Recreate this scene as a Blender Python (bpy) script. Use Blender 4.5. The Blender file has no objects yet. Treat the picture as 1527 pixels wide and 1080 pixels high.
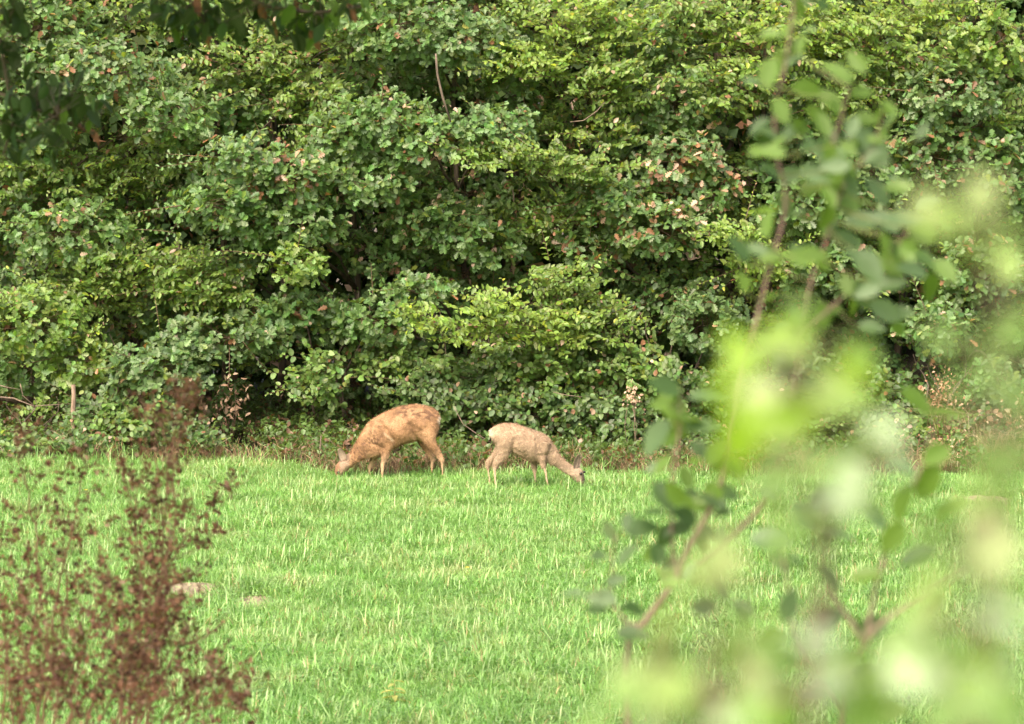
import bpy, bmesh, math, random
import numpy as np
from mathutils import Vector, Matrix, noise
random.seed(7)
R = np.random.default_rng(11)
SC = bpy.context.scene
COL = SC.collection

# ------------------------------------------------------------------ camera, world, sun, exposure
CAM_Z = 2.8; FPX = 4290.0; PITCH = math.atan(285.0/FPX)
cam_d = bpy.data.cameras.new('camera'); cam = bpy.data.objects.new('camera', cam_d); COL.objects.link(cam)
cam.location = (0, 0, CAM_Z); cam.rotation_euler = (math.radians(90)-PITCH, 0, 0)
cam_d.sensor_width = 36; cam_d.lens = 36*FPX/1527.0
cam_d.clip_start = 0.05; cam_d.clip_end = 2000
cam_d.dof.use_dof = True; cam_d.dof.focus_distance = 26.2; cam_d.dof.aperture_fstop = 6.8
SC.camera = cam
SUN_EL, SUN_AZ = 52.0, 205.0       # azimuth clockwise from +Y: behind the camera, to the left
w = bpy.data.worlds.new('World'); SC.world = w; w.use_nodes = True
nt = w.node_tree; bg = nt.nodes['Background']
sky = nt.nodes.new('ShaderNodeTexSky'); sky.sky_type = 'NISHITA'; sky.sun_disc = False
sky.sun_elevation = math.radians(SUN_EL); sky.sun_rotation = math.radians(SUN_AZ)
sky.air_density = 0.8; sky.dust_density = 6.5; sky.ozone_density = 0.3
# thin even cloud: takes the blue out of the clear-sky colour
warm = nt.nodes.new('ShaderNodeVectorMath'); warm.operation = 'MULTIPLY'; warm.inputs[1].default_value = (1.03, 1.0, .93)
nt.links.new(sky.outputs[0], warm.inputs[0]); nt.links.new(warm.outputs[0], bg.inputs[0]); bg.inputs[1].default_value = 0.15
sd = bpy.data.lights.new('sun', 'SUN'); sun = bpy.data.objects.new('sun', sd); COL.objects.link(sun)
sd.energy = .85; sd.angle = math.radians(55); sd.color = (1.0, 0.94, 0.82)
az, el = math.radians(SUN_AZ), math.radians(SUN_EL)
sdir = Vector((math.sin(az)*math.cos(el), math.cos(az)*math.cos(el), math.sin(el)))
sun.rotation_euler = sdir.to_track_quat('Z', 'Y').to_euler(); sun.location = (-10, -20, 40)
SC.view_settings.view_transform = 'Standard'; SC.view_settings.look = 'None'
SC.view_settings.gamma = 1; SC.view_settings.use_curve_mapping = False
SC.view_settings.exposure = 1.8
SC.render.engine = 'CYCLES'
SC.cycles.max_bounces = 8; SC.cycles.diffuse_bounces = 4; SC.cycles.transmission_bounces = 6
SC.cycles.glossy_bounces = 2; SC.cycles.transparent_max_bounces = 4
SC.cycles.use_denoising = True
try: SC.cycles.denoiser = 'OPENIMAGEDENOISE'
except Exception: pass
SC.cycles.sample_clamp_indirect = 6

# ------------------------------------------------------------------ helpers
cp, sp = math.cos(PITCH), math.sin(PITCH)
def at(px, py, Y):
    """world point seen at photo pixel (px,py) at distance Y in front of the camera"""
    a = (px-763.5)/FPX; b = (540.0-py)/FPX
    dx, dy, dz = a, cp + b*sp, -sp + b*cp
    t = Y/dy
    return Vector((dx*t, Y, CAM_Z + dz*t))

def smooth(t): t = min(1, max(0, t)); return t*t*(3-2*t)
def ground_z(x, y):
    z = 1.2*(1-smooth((y-5.2)/7.5))
    z += 0.035*noise.noise(Vector((x*0.35, y*0.35, 0))) * smooth((y-11)/3)
    z += 0.9*smooth((x-3.2)/1.6)*smooth((y-26.3)/2.2)*0.62
    z += 0.25*smooth((y-28.6)/3.0)
    return z

def col_attr(me, cols):
    a = me.color_attributes.new('col', 'FLOAT_COLOR', 'POINT')
    a.data.foreach_set('color', np.asarray(cols, dtype=np.float32).ravel())

def mesh_np(name, V, F_sizes, F_idx, C=None, mat=None, smooth_f=False):
    me = bpy.data.meshes.new(name)
    nV, nL, nF = len(V), len(F_idx), len(F_sizes)
    me.vertices.add(nV); me.vertices.foreach_set('co', np.asarray(V, np.float32).ravel())
    me.loops.add(nL); me.loops.foreach_set('vertex_index', np.asarray(F_idx, np.int32))
    me.polygons.add(nF)
    starts = np.concatenate([[0], np.cumsum(F_sizes)[:-1]]).astype(np.int32)
    me.polygons.foreach_set('loop_start', starts)
    if smooth_f: me.polygons.foreach_set('use_smooth', np.ones(nF, bool))
    me.update(calc_edges=True); me.validate()
    if C is not None:
        c = np.ones((nV, 4), np.float32); c[:, :3] = C; col_attr(me, c)
    if mat: me.materials.append(mat)
    return me

def link(name, me, parent=None, loc=None):
    o = bpy.data.objects.new(name, me); COL.objects.link(o)
    if parent is not None: o.parent = parent
    if loc is not None: o.location = loc
    return o
def tag(o, label=None, cat=None, group=None, kind=None):
    if label: o['label'] = label
    if cat: o['category'] = cat
    if group: o['group'] = group
    if kind: o['kind'] = kind
    return o
def empty(name, loc):
    o = bpy.data.objects.new(name, None); COL.objects.link(o); o.location = loc; o.empty_display_size = .1
    return o

class Geo:
    """collects polygons with per-vertex colours"""
    def __init__(s): s.V = []; s.S = []; s.I = []; s.C = []; s.n = 0
    def add(s, V, sizes, idx, C):
        V = np.asarray(V, float); s.V.append(V); s.S.append(np.asarray(sizes, np.int32))
        s.I.append(np.asarray(idx, np.int32)+s.n)
        C = np.asarray(C, float)
        if C.ndim == 1: C = np.repeat(C[None], len(V), 0)
        s.C.append(C); s.n += len(V)
    def tube(s, pts, rad, col, k=5):
        P = np.array([tuple(p) for p in pts], float); n = len(P)
        if n < 2: return
        rad = np.asarray(rad, float)
        if rad.ndim == 0: rad = np.full(n, float(rad))
        T = np.gradient(P, axis=0); T /= np.linalg.norm(T, axis=1)[:, None]+1e-9
        up = np.array([0.3, 0.2, 1.0]) if abs(T[0][2]) < .8 else np.array([1, .2, 0.1])
        A = np.cross(T, up); A /= np.linalg.norm(A, axis=1)[:, None]+1e-9
        B = np.cross(T, A)
        th = np.arange(k)*2*math.pi/k
        V = (P[:, None]+rad[:, None, None]*(np.cos(th)[None, :, None]*A[:, None]+np.sin(th)[None, :, None]*B[:, None])).reshape(-1, 3)
        idx = []; sizes = []
        for i in range(n-1):
            for j in range(k):
                a = i*k+j; b = i*k+(j+1) % k
                idx += [a, b, b+k, a+k]; sizes.append(4)
        idx += list(range(k))[::-1]; sizes.append(k)
        idx += [(n-1)*k+j for j in range(k)]; sizes.append(k)
        s.add(V, sizes, idx, col)
    def leaves(s, tpl, pos, X, Y, Z, size, cols, width=1.0):
        """tpl: (verts, sizes, idx); the rest are arrays"""
        tv, ts, ti = tpl; n = len(pos); m = len(tv)
        if n == 0: return
        sz = np.asarray(size)[:, None]
        V = (pos[:, None] + sz[:, :, None]*(tv[None, :, 0:1]*X[:, None]*width + tv[None, :, 1:2]*Y[:, None] + tv[None, :, 2:3]*Z[:, None])).reshape(-1, 3)
        idx = (np.asarray(ti)[None]+(np.arange(n)*m)[:, None]).ravel()
        sizes = np.tile(ts, n)
        shade = 1.0
        C = np.repeat(cols[:, None], m, 1).reshape(-1, 3)*shade
        s.add(V, sizes, idx, C)
    def mesh(s, name, mat, sm=False):
        return mesh_np(name, np.concatenate(s.V), np.concatenate(s.S), np.concatenate(s.I), np.concatenate(s.C), mat, sm)

def leaf_tpl(ys, ws, fold=0.25, curl=0.18, wav=0.0, rough=0.0):
    """two half blades that meet at the midrib, each one polygon"""
    ys = np.array(ys, float); ws = np.array(ws, float)
    zc = lambda y: -curl*y*y
    V = [(0, ys[0], 0), (0, .5, zc(.5)), (0, ys[-1], zc(ys[-1]))]
    L = []; Rr = []
    for k, (y, ww) in enumerate(zip(ys[1:-1], ws[1:-1])):
        z = zc(y)+fold*ww + wav*(-1)**k
        L.append(len(V)); V.append((-ww, y, z)); 
    for k, (y, ww) in enumerate(zip(ys[1:-1], ws[1:-1])):
        z = zc(y)+fold*ww - wav*(-1)**k
        Rr.append(len(V)); V.append((ww, y, z))
    left = [0, 1, 2]+L[::-1]; right = [0]+Rr+[2, 1]
    return np.array(V, float), [len(left), len(right)], left+right

OAK = [leaf_tpl([0, .12, .25, .34, .50, .58, .76, .82, .96, 1.0], [0, .04, .20, .07, .32, .13, .38, .19, .19, 0], f, c, wv)
       for f, c, wv in ((.35, .10, .02), (.15, .32, .03), (.5, -.08, .01))]
OVAL = [leaf_tpl([0, .12, .4, .72, 1.0], [0, .16, .29, .21, 0], f, c) for f, c in ((.35, .15), (.2, .35), (.45, -.05))]
ROUND = [leaf_tpl([0, .08, .35, .7, .9, 1.0], [0, .2, .37, .32, .14, 0], f, c) for f, c in ((.3, .2), (.1, .35))]
WIDE = [leaf_tpl([0, .05, .18, .4, .62, .82, .94, 1.0], [0, .08, .22, .31, .29, .18, .07, 0], f, c) for f, c in ((.3, .2), (.15, .45), (.4, .0))]
COARSE = [leaf_tpl([0, .45, 1.0], [0, .36, 0], .25, .2)]

def nrmz(A): return A/(np.linalg.norm(A, axis=-1, keepdims=True)+1e-9)
def frames(d, n):
    Y = nrmz(d); Z = n-(n*Y).sum(-1, keepdims=True)*Y; Z = nrmz(Z); X = np.cross(Y, Z)
    return X, Y, Z

# ------------------------------------------------------------------ materials
def mat_new(name):
    m = bpy.data.materials.new(name); m.use_nodes = True; m.node_tree.nodes.clear(); return m, m.node_tree.nodes, m.node_tree.links
def leaf_mat(name, rough=.42, trans=.38, spec=.5, gain=1.0, var=.25, under=1.15):
    m, N, L = mat_new(name)
    out = N.new('ShaderNodeOutputMaterial')
    at_ = N.new('ShaderNodeAttribute'); at_.attribute_name = 'col'
    oi = N.new('ShaderNodeObjectInfo')
    geo = N.new('ShaderNodeNewGeometry')
    no = N.new('ShaderNodeTexNoise'); no.inputs['Scale'].default_value = 30; no.inputs['Detail'].default_value = 2
    L.new(geo.outputs['Position'], no.inputs['Vector'])
    mr = N.new('ShaderNodeMapRange'); mr.inputs[3].default_value = 1-var; mr.inputs[4].default_value = 1+var
    L.new(no.outputs[0], mr.inputs[0])
    mul = N.new('ShaderNodeVectorMath'); mul.operation = 'SCALE'
    L.new(at_.outputs['Color'], mul.inputs[0]); 
    mg = N.new('ShaderNodeMath'); mg.operation = 'MULTIPLY'; mg.inputs[1].default_value = gain
    L.new(mr.outputs[0], mg.inputs[0]); L.new(mg.outputs[0], mul.inputs['Scale'])
    p = N.new('ShaderNodeBsdfPrincipled'); p.inputs['Roughness'].default_value = rough
    p.inputs['Specular IOR Level'].default_value = spec
    L.new(mul.outputs[0], p.inputs['Base Color'])
    t = N.new('ShaderNodeBsdfTranslucent')
    tc = N.new('ShaderNodeVectorMath'); tc.operation = 'MULTIPLY'; tc.inputs[1].default_value = (1.7, 1.5, .55)
    L.new(mul.outputs[0], tc.inputs[0]); L.new(tc.outputs[0], t.inputs[0])
    mx = N.new('ShaderNodeMixShader'); mx.inputs[0].default_value = trans
    L.new(p.outputs[0], mx.inputs[1]); L.new(t.outputs[0], mx.inputs[2]); L.new(mx.outputs[0], out.inputs[0])
    return m
M_LEAF = leaf_mat('tree_leaf', gain=1.12, trans=.42)
M_NEAR = leaf_mat('shrub_leaf', rough=.5, trans=.42, spec=.45, var=.12)
M_SHADE = leaf_mat('shaded_leaf', rough=.5, trans=.15, spec=.3, var=.12)  # low translucency darkens the overhanging leaves, standing in for shade
M_DRY = leaf_mat('dry_plant', rough=.8, trans=.12, spec=.2)
M_FAR = leaf_mat('wood_leaf', rough=.6, trans=.2, spec=.3)

def bark_mat(name, c1, c2, scale=25, bump=.4):
    m, N, L = mat_new(name)
    out = N.new('ShaderNodeOutputMaterial'); p = N.new('ShaderNodeBsdfPrincipled'); p.inputs['Roughness'].default_value = .85
    tc = N.new('ShaderNodeNewGeometry'); mp = N.new('ShaderNodeMapping'); mp.inputs['Scale'].default_value = (1, 1, .25)
    L.new(tc.outputs['Position'], mp.inputs[0])
    no = N.new('ShaderNodeTexNoise'); no.inputs['Scale'].default_value = scale; no.inputs['Detail'].default_value = 5
    L.new(mp.outputs[0], no.inputs['Vector'])
    cr = N.new('ShaderNodeValToRGB'); cr.color_ramp.elements[0].position = .35; cr.color_ramp.elements[1].position = .68
    cr.color_ramp.elements[0].color = (*c1, 1); cr.color_ramp.elements[1].color = (*c2, 1)
    L.new(no.outputs[0], cr.inputs[0]); L.new(cr.outputs[0], p.inputs['Base Color'])
    b = N.new('ShaderNodeBump'); b.inputs['Strength'].default_value = bump; b.inputs['Distance'].default_value = .01
    L.new(no.outputs[0], b.inputs['Height']); L.new(b.outputs[0], p.inputs['Normal']); L.new(p.outputs[0], out.inputs[0])
    return m
M_BARK = bark_mat('bark', (.06, .042, .03), (.16, .12, .085))
M_STEM = bark_mat('shrub_bark', (.10, .062, .045), (.22, .15, .115), 60)
M_POST = bark_mat('weathered_wood', (.12, .08, .055), (.34, .24, .17), 40)
M_DEAD = bark_mat('dead_wood', (.10, .07, .05), (.24, .17, .12), 60)

# grass: colour by patch, by tuft and along the blade
def grass_mat():
    m, N, L = mat_new('grass_blade')
    out = N.new('ShaderNodeOutputMaterial')
    a = N.new('ShaderNodeAttribute'); a.attribute_name = 'col'
    oi = N.new('ShaderNodeObjectInfo'); geo = N.new('ShaderNodeNewGeometry')
    n1 = N.new('ShaderNodeTexNoise'); n1.inputs['Scale'].default_value = 1.6; n1.inputs['Detail'].default_value = 5
    L.new(geo.outputs['Position'], n1.inputs['Vector'])
    r1 = N.new('ShaderNodeValToRGB'); e = r1.color_ramp.elements
    e[0].position = .30; e[0].color = (.86, .94, .82, 1); e[1].position = .78; e[1].color = (1.45, 1.08, 1.45, 1)
    k = r1.color_ramp.elements.new(.55); k.color = (1.0, 1.0, 1.0, 1)
    L.new(n1.outputs[0], r1.inputs[0])
    mv = N.new('ShaderNodeVectorMath'); mv.operation = 'MULTIPLY'
    L.new(a.outputs['Color'], mv.inputs[0]); L.new(r1.outputs[0], mv.inputs[1])
    mr = N.new('ShaderNodeMapRange'); mr.inputs[3].default_value = .78; mr.inputs[4].default_value = 1.25
    L.new(oi.outputs['Random'], mr.inputs[0])
    sc = N.new('ShaderNodeVectorMath'); sc.operation = 'SCALE'; L.new(mv.outputs[0], sc.inputs[0]); L.new(mr.outputs[0], sc.inputs['Scale'])
    p = N.new('ShaderNodeBsdfPrincipled'); p.inputs['Roughness'].default_value = .38; p.inputs['Specular IOR Level'].default_value = .6
    L.new(sc.outputs[0], p.inputs['Base Color'])
    t = N.new('ShaderNodeBsdfTranslucent')
    tc = N.new('ShaderNodeVectorMath'); tc.operation = 'MULTIPLY'; tc.inputs[1].default_value = (1.3, 1.3, .85)
    L.new(sc.outputs[0], tc.inputs[0]); L.new(tc.outputs[0], t.inputs[0])
    mx = N.new('ShaderNodeMixShader'); mx.inputs[0].default_value = .4
    L.new(p.outputs[0], mx.inputs[1]); L.new(t.outputs[0], mx.inputs[2]); L.new(mx.outputs[0], out.inputs[0])
    return m
M_GRASS = grass_mat()

def ground_mat():
    m, N, L = mat_new('meadow_soil')
    out = N.new('ShaderNodeOutputMaterial'); p = N.new('ShaderNodeBsdfPrincipled'); p.inputs['Roughness'].default_value = .95
    geo = N.new('ShaderNodeNewGeometry'); a = N.new('ShaderNodeAttribute'); a.attribute_name = 'col'
    no = N.new('ShaderNodeTexNoise'); no.inputs['Scale'].default_value = 14; no.inputs['Detail'].default_value = 8
    L.new(geo.outputs['Position'], no.inputs['Vector'])
    mr = N.new('ShaderNodeMapRange'); mr.inputs[3].default_value = .5; mr.inputs[4].default_value = 1.5
    L.new(no.outputs[0], mr.inputs[0])
    sc = N.new('ShaderNodeVectorMath'); sc.operation = 'SCALE'; L.new(a.outputs['Color'], sc.inputs[0]); L.new(mr.outputs[0], sc.inputs['Scale'])
    L.new(sc.outputs[0], p.inputs['Base Color'])
    b = N.new('ShaderNodeBump'); b.inputs['Strength'].default_value = .8; b.inputs['Distance'].default_value = .03
    L.new(no.outputs[0], b.inputs['Height']); L.new(b.outputs[0], p.inputs['Normal']); L.new(p.outputs[0], out.inputs[0])
    return m
M_GROUND = ground_mat()

# ------------------------------------------------------------------ ground
def edge_y(x):                       # where the mown grass stops and the wood begins
    return 27.25 + .08*math.sin(x*1.3+1) + .06*math.sin(x*3.7) - 1.08*smooth((x+2.3)/.8) - .06*smooth((x-.9)/.8) - .2*smooth((x-2.6)/1.6)
xs = sorted(set([-600, -300, -120, -60, -30, -16] + [round(v, 3) for v in np.arange(-10, 10.01, .25)] + [16, 30, 60, 120, 300, 600]))
ysg = sorted(set([-300, -100, -40, -15, -6] + [round(v, 3) for v in np.arange(-3, 37, .25)] + [40, 50, 70, 120, 300, 800]))
V = []; C = []
for y in ysg:
    for x in xs:
        V.append((x, y, ground_z(x, y)))
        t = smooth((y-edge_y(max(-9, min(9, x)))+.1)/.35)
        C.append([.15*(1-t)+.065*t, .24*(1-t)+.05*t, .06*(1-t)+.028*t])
nx = len(xs); idx = []; sz = []
for j in range(len(ysg)-1):
    for i in range(nx-1):
        a = j*nx+i; idx += [a, a+1, a+1+nx, a+nx]; sz.append(4)
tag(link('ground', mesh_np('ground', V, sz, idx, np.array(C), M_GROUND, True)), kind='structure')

# ------------------------------------------------------------------ grass (uncountable)
def tuft(seed, nb, hmin, hmax, spread, pale=.18, straw=.04, dark=.0, wid=.0024):
    r = np.random.default_rng(seed); g = Geo()
    for b in range(nb):
        a = r.uniform(0, 2*math.pi); rr = spread*math.sqrt(r.uniform()); bx, by = rr*math.cos(a), rr*math.sin(a)
        h = r.uniform(hmin, hmax); lean = r.uniform(.25, 1.25)*h*.95; d = r.uniform(0, 2*math.pi)
        dx, dy = math.cos(d), math.sin(d); px_, py_ = -dy, dx
        wv = wid*r.uniform(.7, 1.5)
        q = r.uniform()
        if q < straw: c = np.array([.42, .34, .17])
        elif q < straw+pale: c = np.array([.29, .42, .16])*r.uniform(.9, 1.15)
        elif q < straw+pale+dark: c = np.array([.10, .22, .05])
        else: c = np.array([.185, .345, .088])*r.uniform(.78, 1.22)
        Vv = []; Cc = []
        for t, wf in ((0, .8), (.4, 1), (.75, .75)):
            x = bx+dx*lean*t*t; y = by+dy*lean*t*t; z = h*t*(1-.25*t*lean/h)
            Vv += [(x-px_*wv*wf, y-py_*wv*wf, z), (x+px_*wv*wf, y+py_*wv*wf, z)]
        Vv.append((bx+dx*lean, by+dy*lean, h*(1-.42*lean/h)))
        g.add(Vv, [4, 4, 3], [0, 1, 3, 2, 2, 3, 5, 4, 4, 5, 6], c)
    me = g.mesh('grass_tuft', M_GRASS)
    return bpy.data.objects.new('grass_tuft', me)          # only instanced, never linked itself

def scatter(name, emit_verts, emit_faces, tufts, density, smin, smax, seed, label, cat):
    """one object: an emitter sheet on the ground whose geometry nodes grow the tufts"""
    me = bpy.data.meshes.new(name); me.from_pydata(emit_verts, [], emit_faces); me.update()
    o = link(name, me); tag(o, label, cat, kind='stuff')
    ng = bpy.data.node_groups.new(name+'_nodes', 'GeometryNodeTree')
    ng.interface.new_socket('Geometry', in_out='INPUT', socket_type='NodeSocketGeometry')
    ng.interface.new_socket('Geometry', in_out='OUTPUT', socket_type='NodeSocketGeometry')
    N, L = ng.nodes, ng.links
    gi = N.new('NodeGroupInput'); go = N.new('NodeGroupOutput')
    dp = N.new('GeometryNodeDistributePointsOnFaces'); dp.inputs['Density'].default_value = density; dp.inputs['Seed'].default_value = seed
    L.new(gi.outputs[0], dp.inputs['Mesh'])
    jn = N.new('GeometryNodeJoinGeometry')
    for t in tufts:
        oi = N.new('GeometryNodeObjectInfo'); oi.inputs['Object'].default_value = t; oi.inputs['As Instance'].default_value = True
        L.new(oi.outputs['Geometry'], jn.inputs[0])
    ip = N.new('GeometryNodeInstanceOnPoints'); ip.inputs['Pick Instance'].default_value = True
    L.new(dp.outputs['Points'], ip.inputs['Points']); L.new(jn.outputs[0], ip.inputs['Instance'])
    rv = N.new('FunctionNodeRandomValue'); rv.data_type = 'FLOAT_VECTOR'
    rv.inputs[0].default_value = (-.12, -.12, 0); rv.inputs[1].default_value = (.12, .12, 6.283)
    L.new(rv.outputs[0], ip.inputs['Rotation'])
    rs = N.new('FunctionNodeRandomValue'); rs.data_type = 'FLOAT'
    rs.inputs[2].default_value = smin; rs.inputs[3].default_value = smax
    pn = N.new('ShaderNodeTexNoise'); pn.inputs['Scale'].default_value = 1.3; pn.inputs['Detail'].default_value = 3
    pr = N.new('ShaderNodeMapRange'); pr.inputs[1].default_value = .3; pr.inputs[2].default_value = .7; pr.inputs[3].default_value = .65; pr.inputs[4].default_value = 1.3
    L.new(pn.outputs[0], pr.inputs[0]); pm = N.new('ShaderNodeMath'); pm.operation = 'MULTIPLY'
    L.new(rs.outputs[1], pm.inputs[0]); L.new(pr.outputs[0], pm.inputs[1]); L.new(pm.outputs[0], ip.inputs['Scale'])
    L.new(ip.outputs[0], go.inputs[0])
    md = o.modifiers.new('grow', 'NODES'); md.node_group = ng
    return o

MOLE = [(at(288, 886, 19.0), .27, .45), (at(385, 898, 18.75), .12, .3)]
for i, (p, a, b) in enumerate(MOLE):
    # put the patch on the ground along its ray
    px_, py_ = ((288, 884), (385, 898))[i]
    for k in range(6):
        q = at(px_, py_, p.y); dy = (q.z-ground_z(q.x, q.y)); p = at(px_, py_, p.y + dy/ (2.8/p.y)); 
    MOLE[i] = (Vector((p.x, p.y, ground_z(p.x, p.y))), a, b)
SOIL = at(1475, 748, 24.0); SOIL = (Vector((SOIL.x, 24.3, ground_z(SOIL.x, 24.3))), .3, .4)
def bare(x, y):
    for p, a, b in MOLE+[SOIL]:
        if ((x-p.x)/a)**2+((y-p.y+b*.4)/b)**2 < .8+.4*noise.noise(Vector((x*5, y*5, 0))): return True
    return False
Vg = []; Fg = []; step = .12
yy = 12.4
while yy < 28.2:
    hw = .2*yy+1.1; x = -hw
    while x < hw:
        cx, cy = x+step/2, yy+step/2
        if cy < edge_y(cx) and not bare(cx, cy):
            n = len(Vg)
            for (ax, ay) in ((x, yy), (x+step, yy), (x+step, yy+step), (x, yy+step)): Vg.append((ax, ay, ground_z(ax, ay)+.004))
            Fg.append((n, n+1, n+2, n+3))
        x += step
    yy += step
def clover(seed):
    r = np.random.default_rng(seed); g = Geo()
    for b in range(16):
        a = r.uniform(0, 6.28); x, y = .1*math.cos(a)*r.uniform()**.5, .1*math.sin(a)*r.uniform()**.5; h = r.uniform(.03, .08)
        g.tube([(x, y, 0), (x*1.2, y*1.2, h)], [.0012, .001], (.25, .36, .14), 3)
        for k in range(3):
            t = k*2.1+a; g.leaves(COARSE[0], np.array([[x*1.2, y*1.2, h]]), np.array([[-math.sin(t), math.cos(t), 0]]), np.array([[math.cos(t), math.sin(t), .2]]), np.array([[0, 0, 1.]]), [r.uniform(.014, .024)], np.array([[.20, .35, .12]])*r.uniform(.8, 1.2))
    return bpy.data.objects.new('clover_tuft', g.mesh('clover_tuft', M_GRASS))
T1 = [tuft(100+i, 46, .04, .11, .10, pale=.17, straw=.02) for i in range(6)]
T1 += [clover(140), tuft(130, 10, .08, .17, .09, pale=.45), tuft(120, 22, .07, .15, .07, pale=.4), tuft(121, 24, .04, .10, .09, straw=.12), tuft(122, 30, .05, .12, .08, dark=.3)]
scatter('meadow_grass', Vg, Fg, T1, 205, .75, 1.3, 3, 'bright green short meadow grass the two deer graze on', 'grass')
# longer grass along the foot of the wood, mixed with dry stalks
Ve = []; Fe = []; Vd = []; Fd = []
x = -7.2
while x < 7.2:
    ey = edge_y(x); n = len(Ve)
    for (ax, ay) in ((x, ey-.35), (x+.1, ey-.35), (x+.1, ey+.12), (x, ey+.12)): Ve.append((ax, ay, ground_z(ax, ay)))
    Fe.append((n, n+1, n+2, n+3))
    n = len(Vd)
    ww = .4 + .8*smooth((x+2.2)/.8) + .6*smooth((x-2.8)/1.2)
    for (ax, ay) in ((x, ey-.02), (x+.1, ey-.02), (x+.1, ey+ww), (x, ey+ww)): Vd.append((ax, ay, ground_z(ax, ay)))
    Fd.append((n, n+1, n+2, n+3))
    x += .1
T2 = [tuft(200+i, 12, .08, .32, .09, pale=.25, straw=.1, wid=.003) for i in range(4)]
scatter('edge_grass', Ve, Fe, T2, 45, .5, 1.1, 5, 'longer grass blades in a ragged strip along the foot of the trees', 'grass')
T3 = []
for i in range(4):
    r = np.random.default_rng(300+i); g = Geo()
    for b in range(16):
        a = r.uniform(0, 6.28); x0, y0 = .1*math.cos(a)*r.uniform(), .1*math.sin(a)*r.uniform()
        h = r.uniform(.08, .30); d = r.uniform(0, 6.28); l = r.uniform(.1, .9)*h
        c = np.array(random.choice([(.30, .19, .11), (.42, .31, .19), (.20, .11, .07), (.12, .16, .05)]))*r.uniform(.7, 1.2)
        g.tube([(x0, y0, 0), (x0+math.cos(d)*l*.4, y0+math.sin(d)*l*.4, h*.6), (x0+math.cos(d)*l, y0+math.sin(d)*l, h*.85)], [.0028, .002, .001], c, 3)
    T3.append(bpy.data.objects.new('dry_tuft', g.mesh('dry_tuft', M_DRY)))
scatter('dry_undergrowth', Vd, Fd, T3, 55, .6, 1.2, 8, 'dry brown stalks and litter in the strip under the trees', 'undergrowth')

T4 = []
for i in range(4):
    r = np.random.default_rng(400+i); g = Geo()
    for b in range(7):
        a = r.uniform(0, 6.28); h = r.uniform(.06, .24); e = Vector((math.cos(a)*h*.8, math.sin(a)*h*.8, h)); g.tube([(0, 0, 0), (e.x*.4, e.y*.4, h*.7), e], [.002, .0016, .001], (.14, .11, .06), 3)
        n = 5; pos = np.array([tuple(e)]*n)+r.normal(0, .022, (n, 3)); d = nrmz(r.normal(size=(n, 3))); X, Y, Z = frames(d, nrmz(r.normal(0, .4, (n, 3))+np.array([0, -.2, .8])))
        c = np.array([.085, .145, .04]) if r.uniform() < .85 else np.array([.17, .105, .065]); g.leaves(ROUND[0], pos, X, Y, Z, r.uniform(.025, .05, n), np.repeat((c*r.uniform(.7, 1.3))[None], n, 0))
    T4.append(bpy.data.objects.new('ground_cover_tuft', g.mesh('ground_cover_tuft', M_LEAF)))
Vc = []; Fc = []; x = -7.4
while x < 7.4:
    ey = edge_y(x); n = len(Vc)
    for (ax, ay) in ((x, ey+.03), (x+.2, ey+.03), (x+.2, ey+4.5), (x, ey+4.5)): Vc.append((ax, ay, ground_z(ax, ay)))
    Fc.append((n, n+1, n+2, n+3)); x += .2
scatter('ground_cover', Vc, Fc, T4, 30, .7, 1.3, 12, 'low leafy ground cover and fallen leaves on the floor of the wood', 'ground cover')

# molehill and bare soil patches
def soil_patch(p, a, b, h, label, cat, col):
    g = Geo(); n = 56; rings = 16; Vv = [(p.x, p.y, p.z+h)]; 
    for i in range(1, rings+1):
        t = i/rings
        for j in range(n):
            th = j*2*math.pi/n; k = 1+.25*noise.noise(Vector((math.cos(th)*1.7, math.sin(th)*1.7, p.x)))
            x = p.x+a*t*k*math.cos(th); y = p.y+b*t*k*math.sin(th)
            Vv.append((x, y, ground_z(x, y)+h*(1-smooth(t))+.022*noise.noise(Vector((x*26, y*26, 1)))*(1-t*t)+.010*noise.noise(Vector((x*70, y*70, 4)))+(.01 if i < rings else -.01)))
    I = []; S = []
    for j in range(n): I += [0, 1+j, 1+(j+1) % n]; S.append(3)
    for i in range(rings-1):
        for j in range(n):
            q = 1+i*n+j; q2 = 1+i*n+(j+1) % n; I += [q, q+n, q2+n, q2]; S.append(4)
    cc = np.array([np.array(col)*(1+.5*noise.noise(Vector(v)*30)+.4*noise.noise(Vector(v)*90)) for v in Vv])
    g.add(Vv, S, I, cc)
    o = link('soil_mound', g.mesh('soil_mound', M_GROUND, True)); tag(o, label, cat)
soil_patch(MOLE[0][0], .38, .5, .04, 'low mound of pale dry soil in the grass beside the brown dry plants', 'soil mound', (.19, .155, .095))
soil_patch(MOLE[1][0], .2, .25, .022, 'smallest patch of pale soil just right of the soil mound', 'soil patch', (.19, .155, .095))
soil_patch(SOIL[0], .4, .4, .02, 'pinkish bare earth patch near the dry bank at the wood edge', 'soil patch', (.23, .165, .12))

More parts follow.
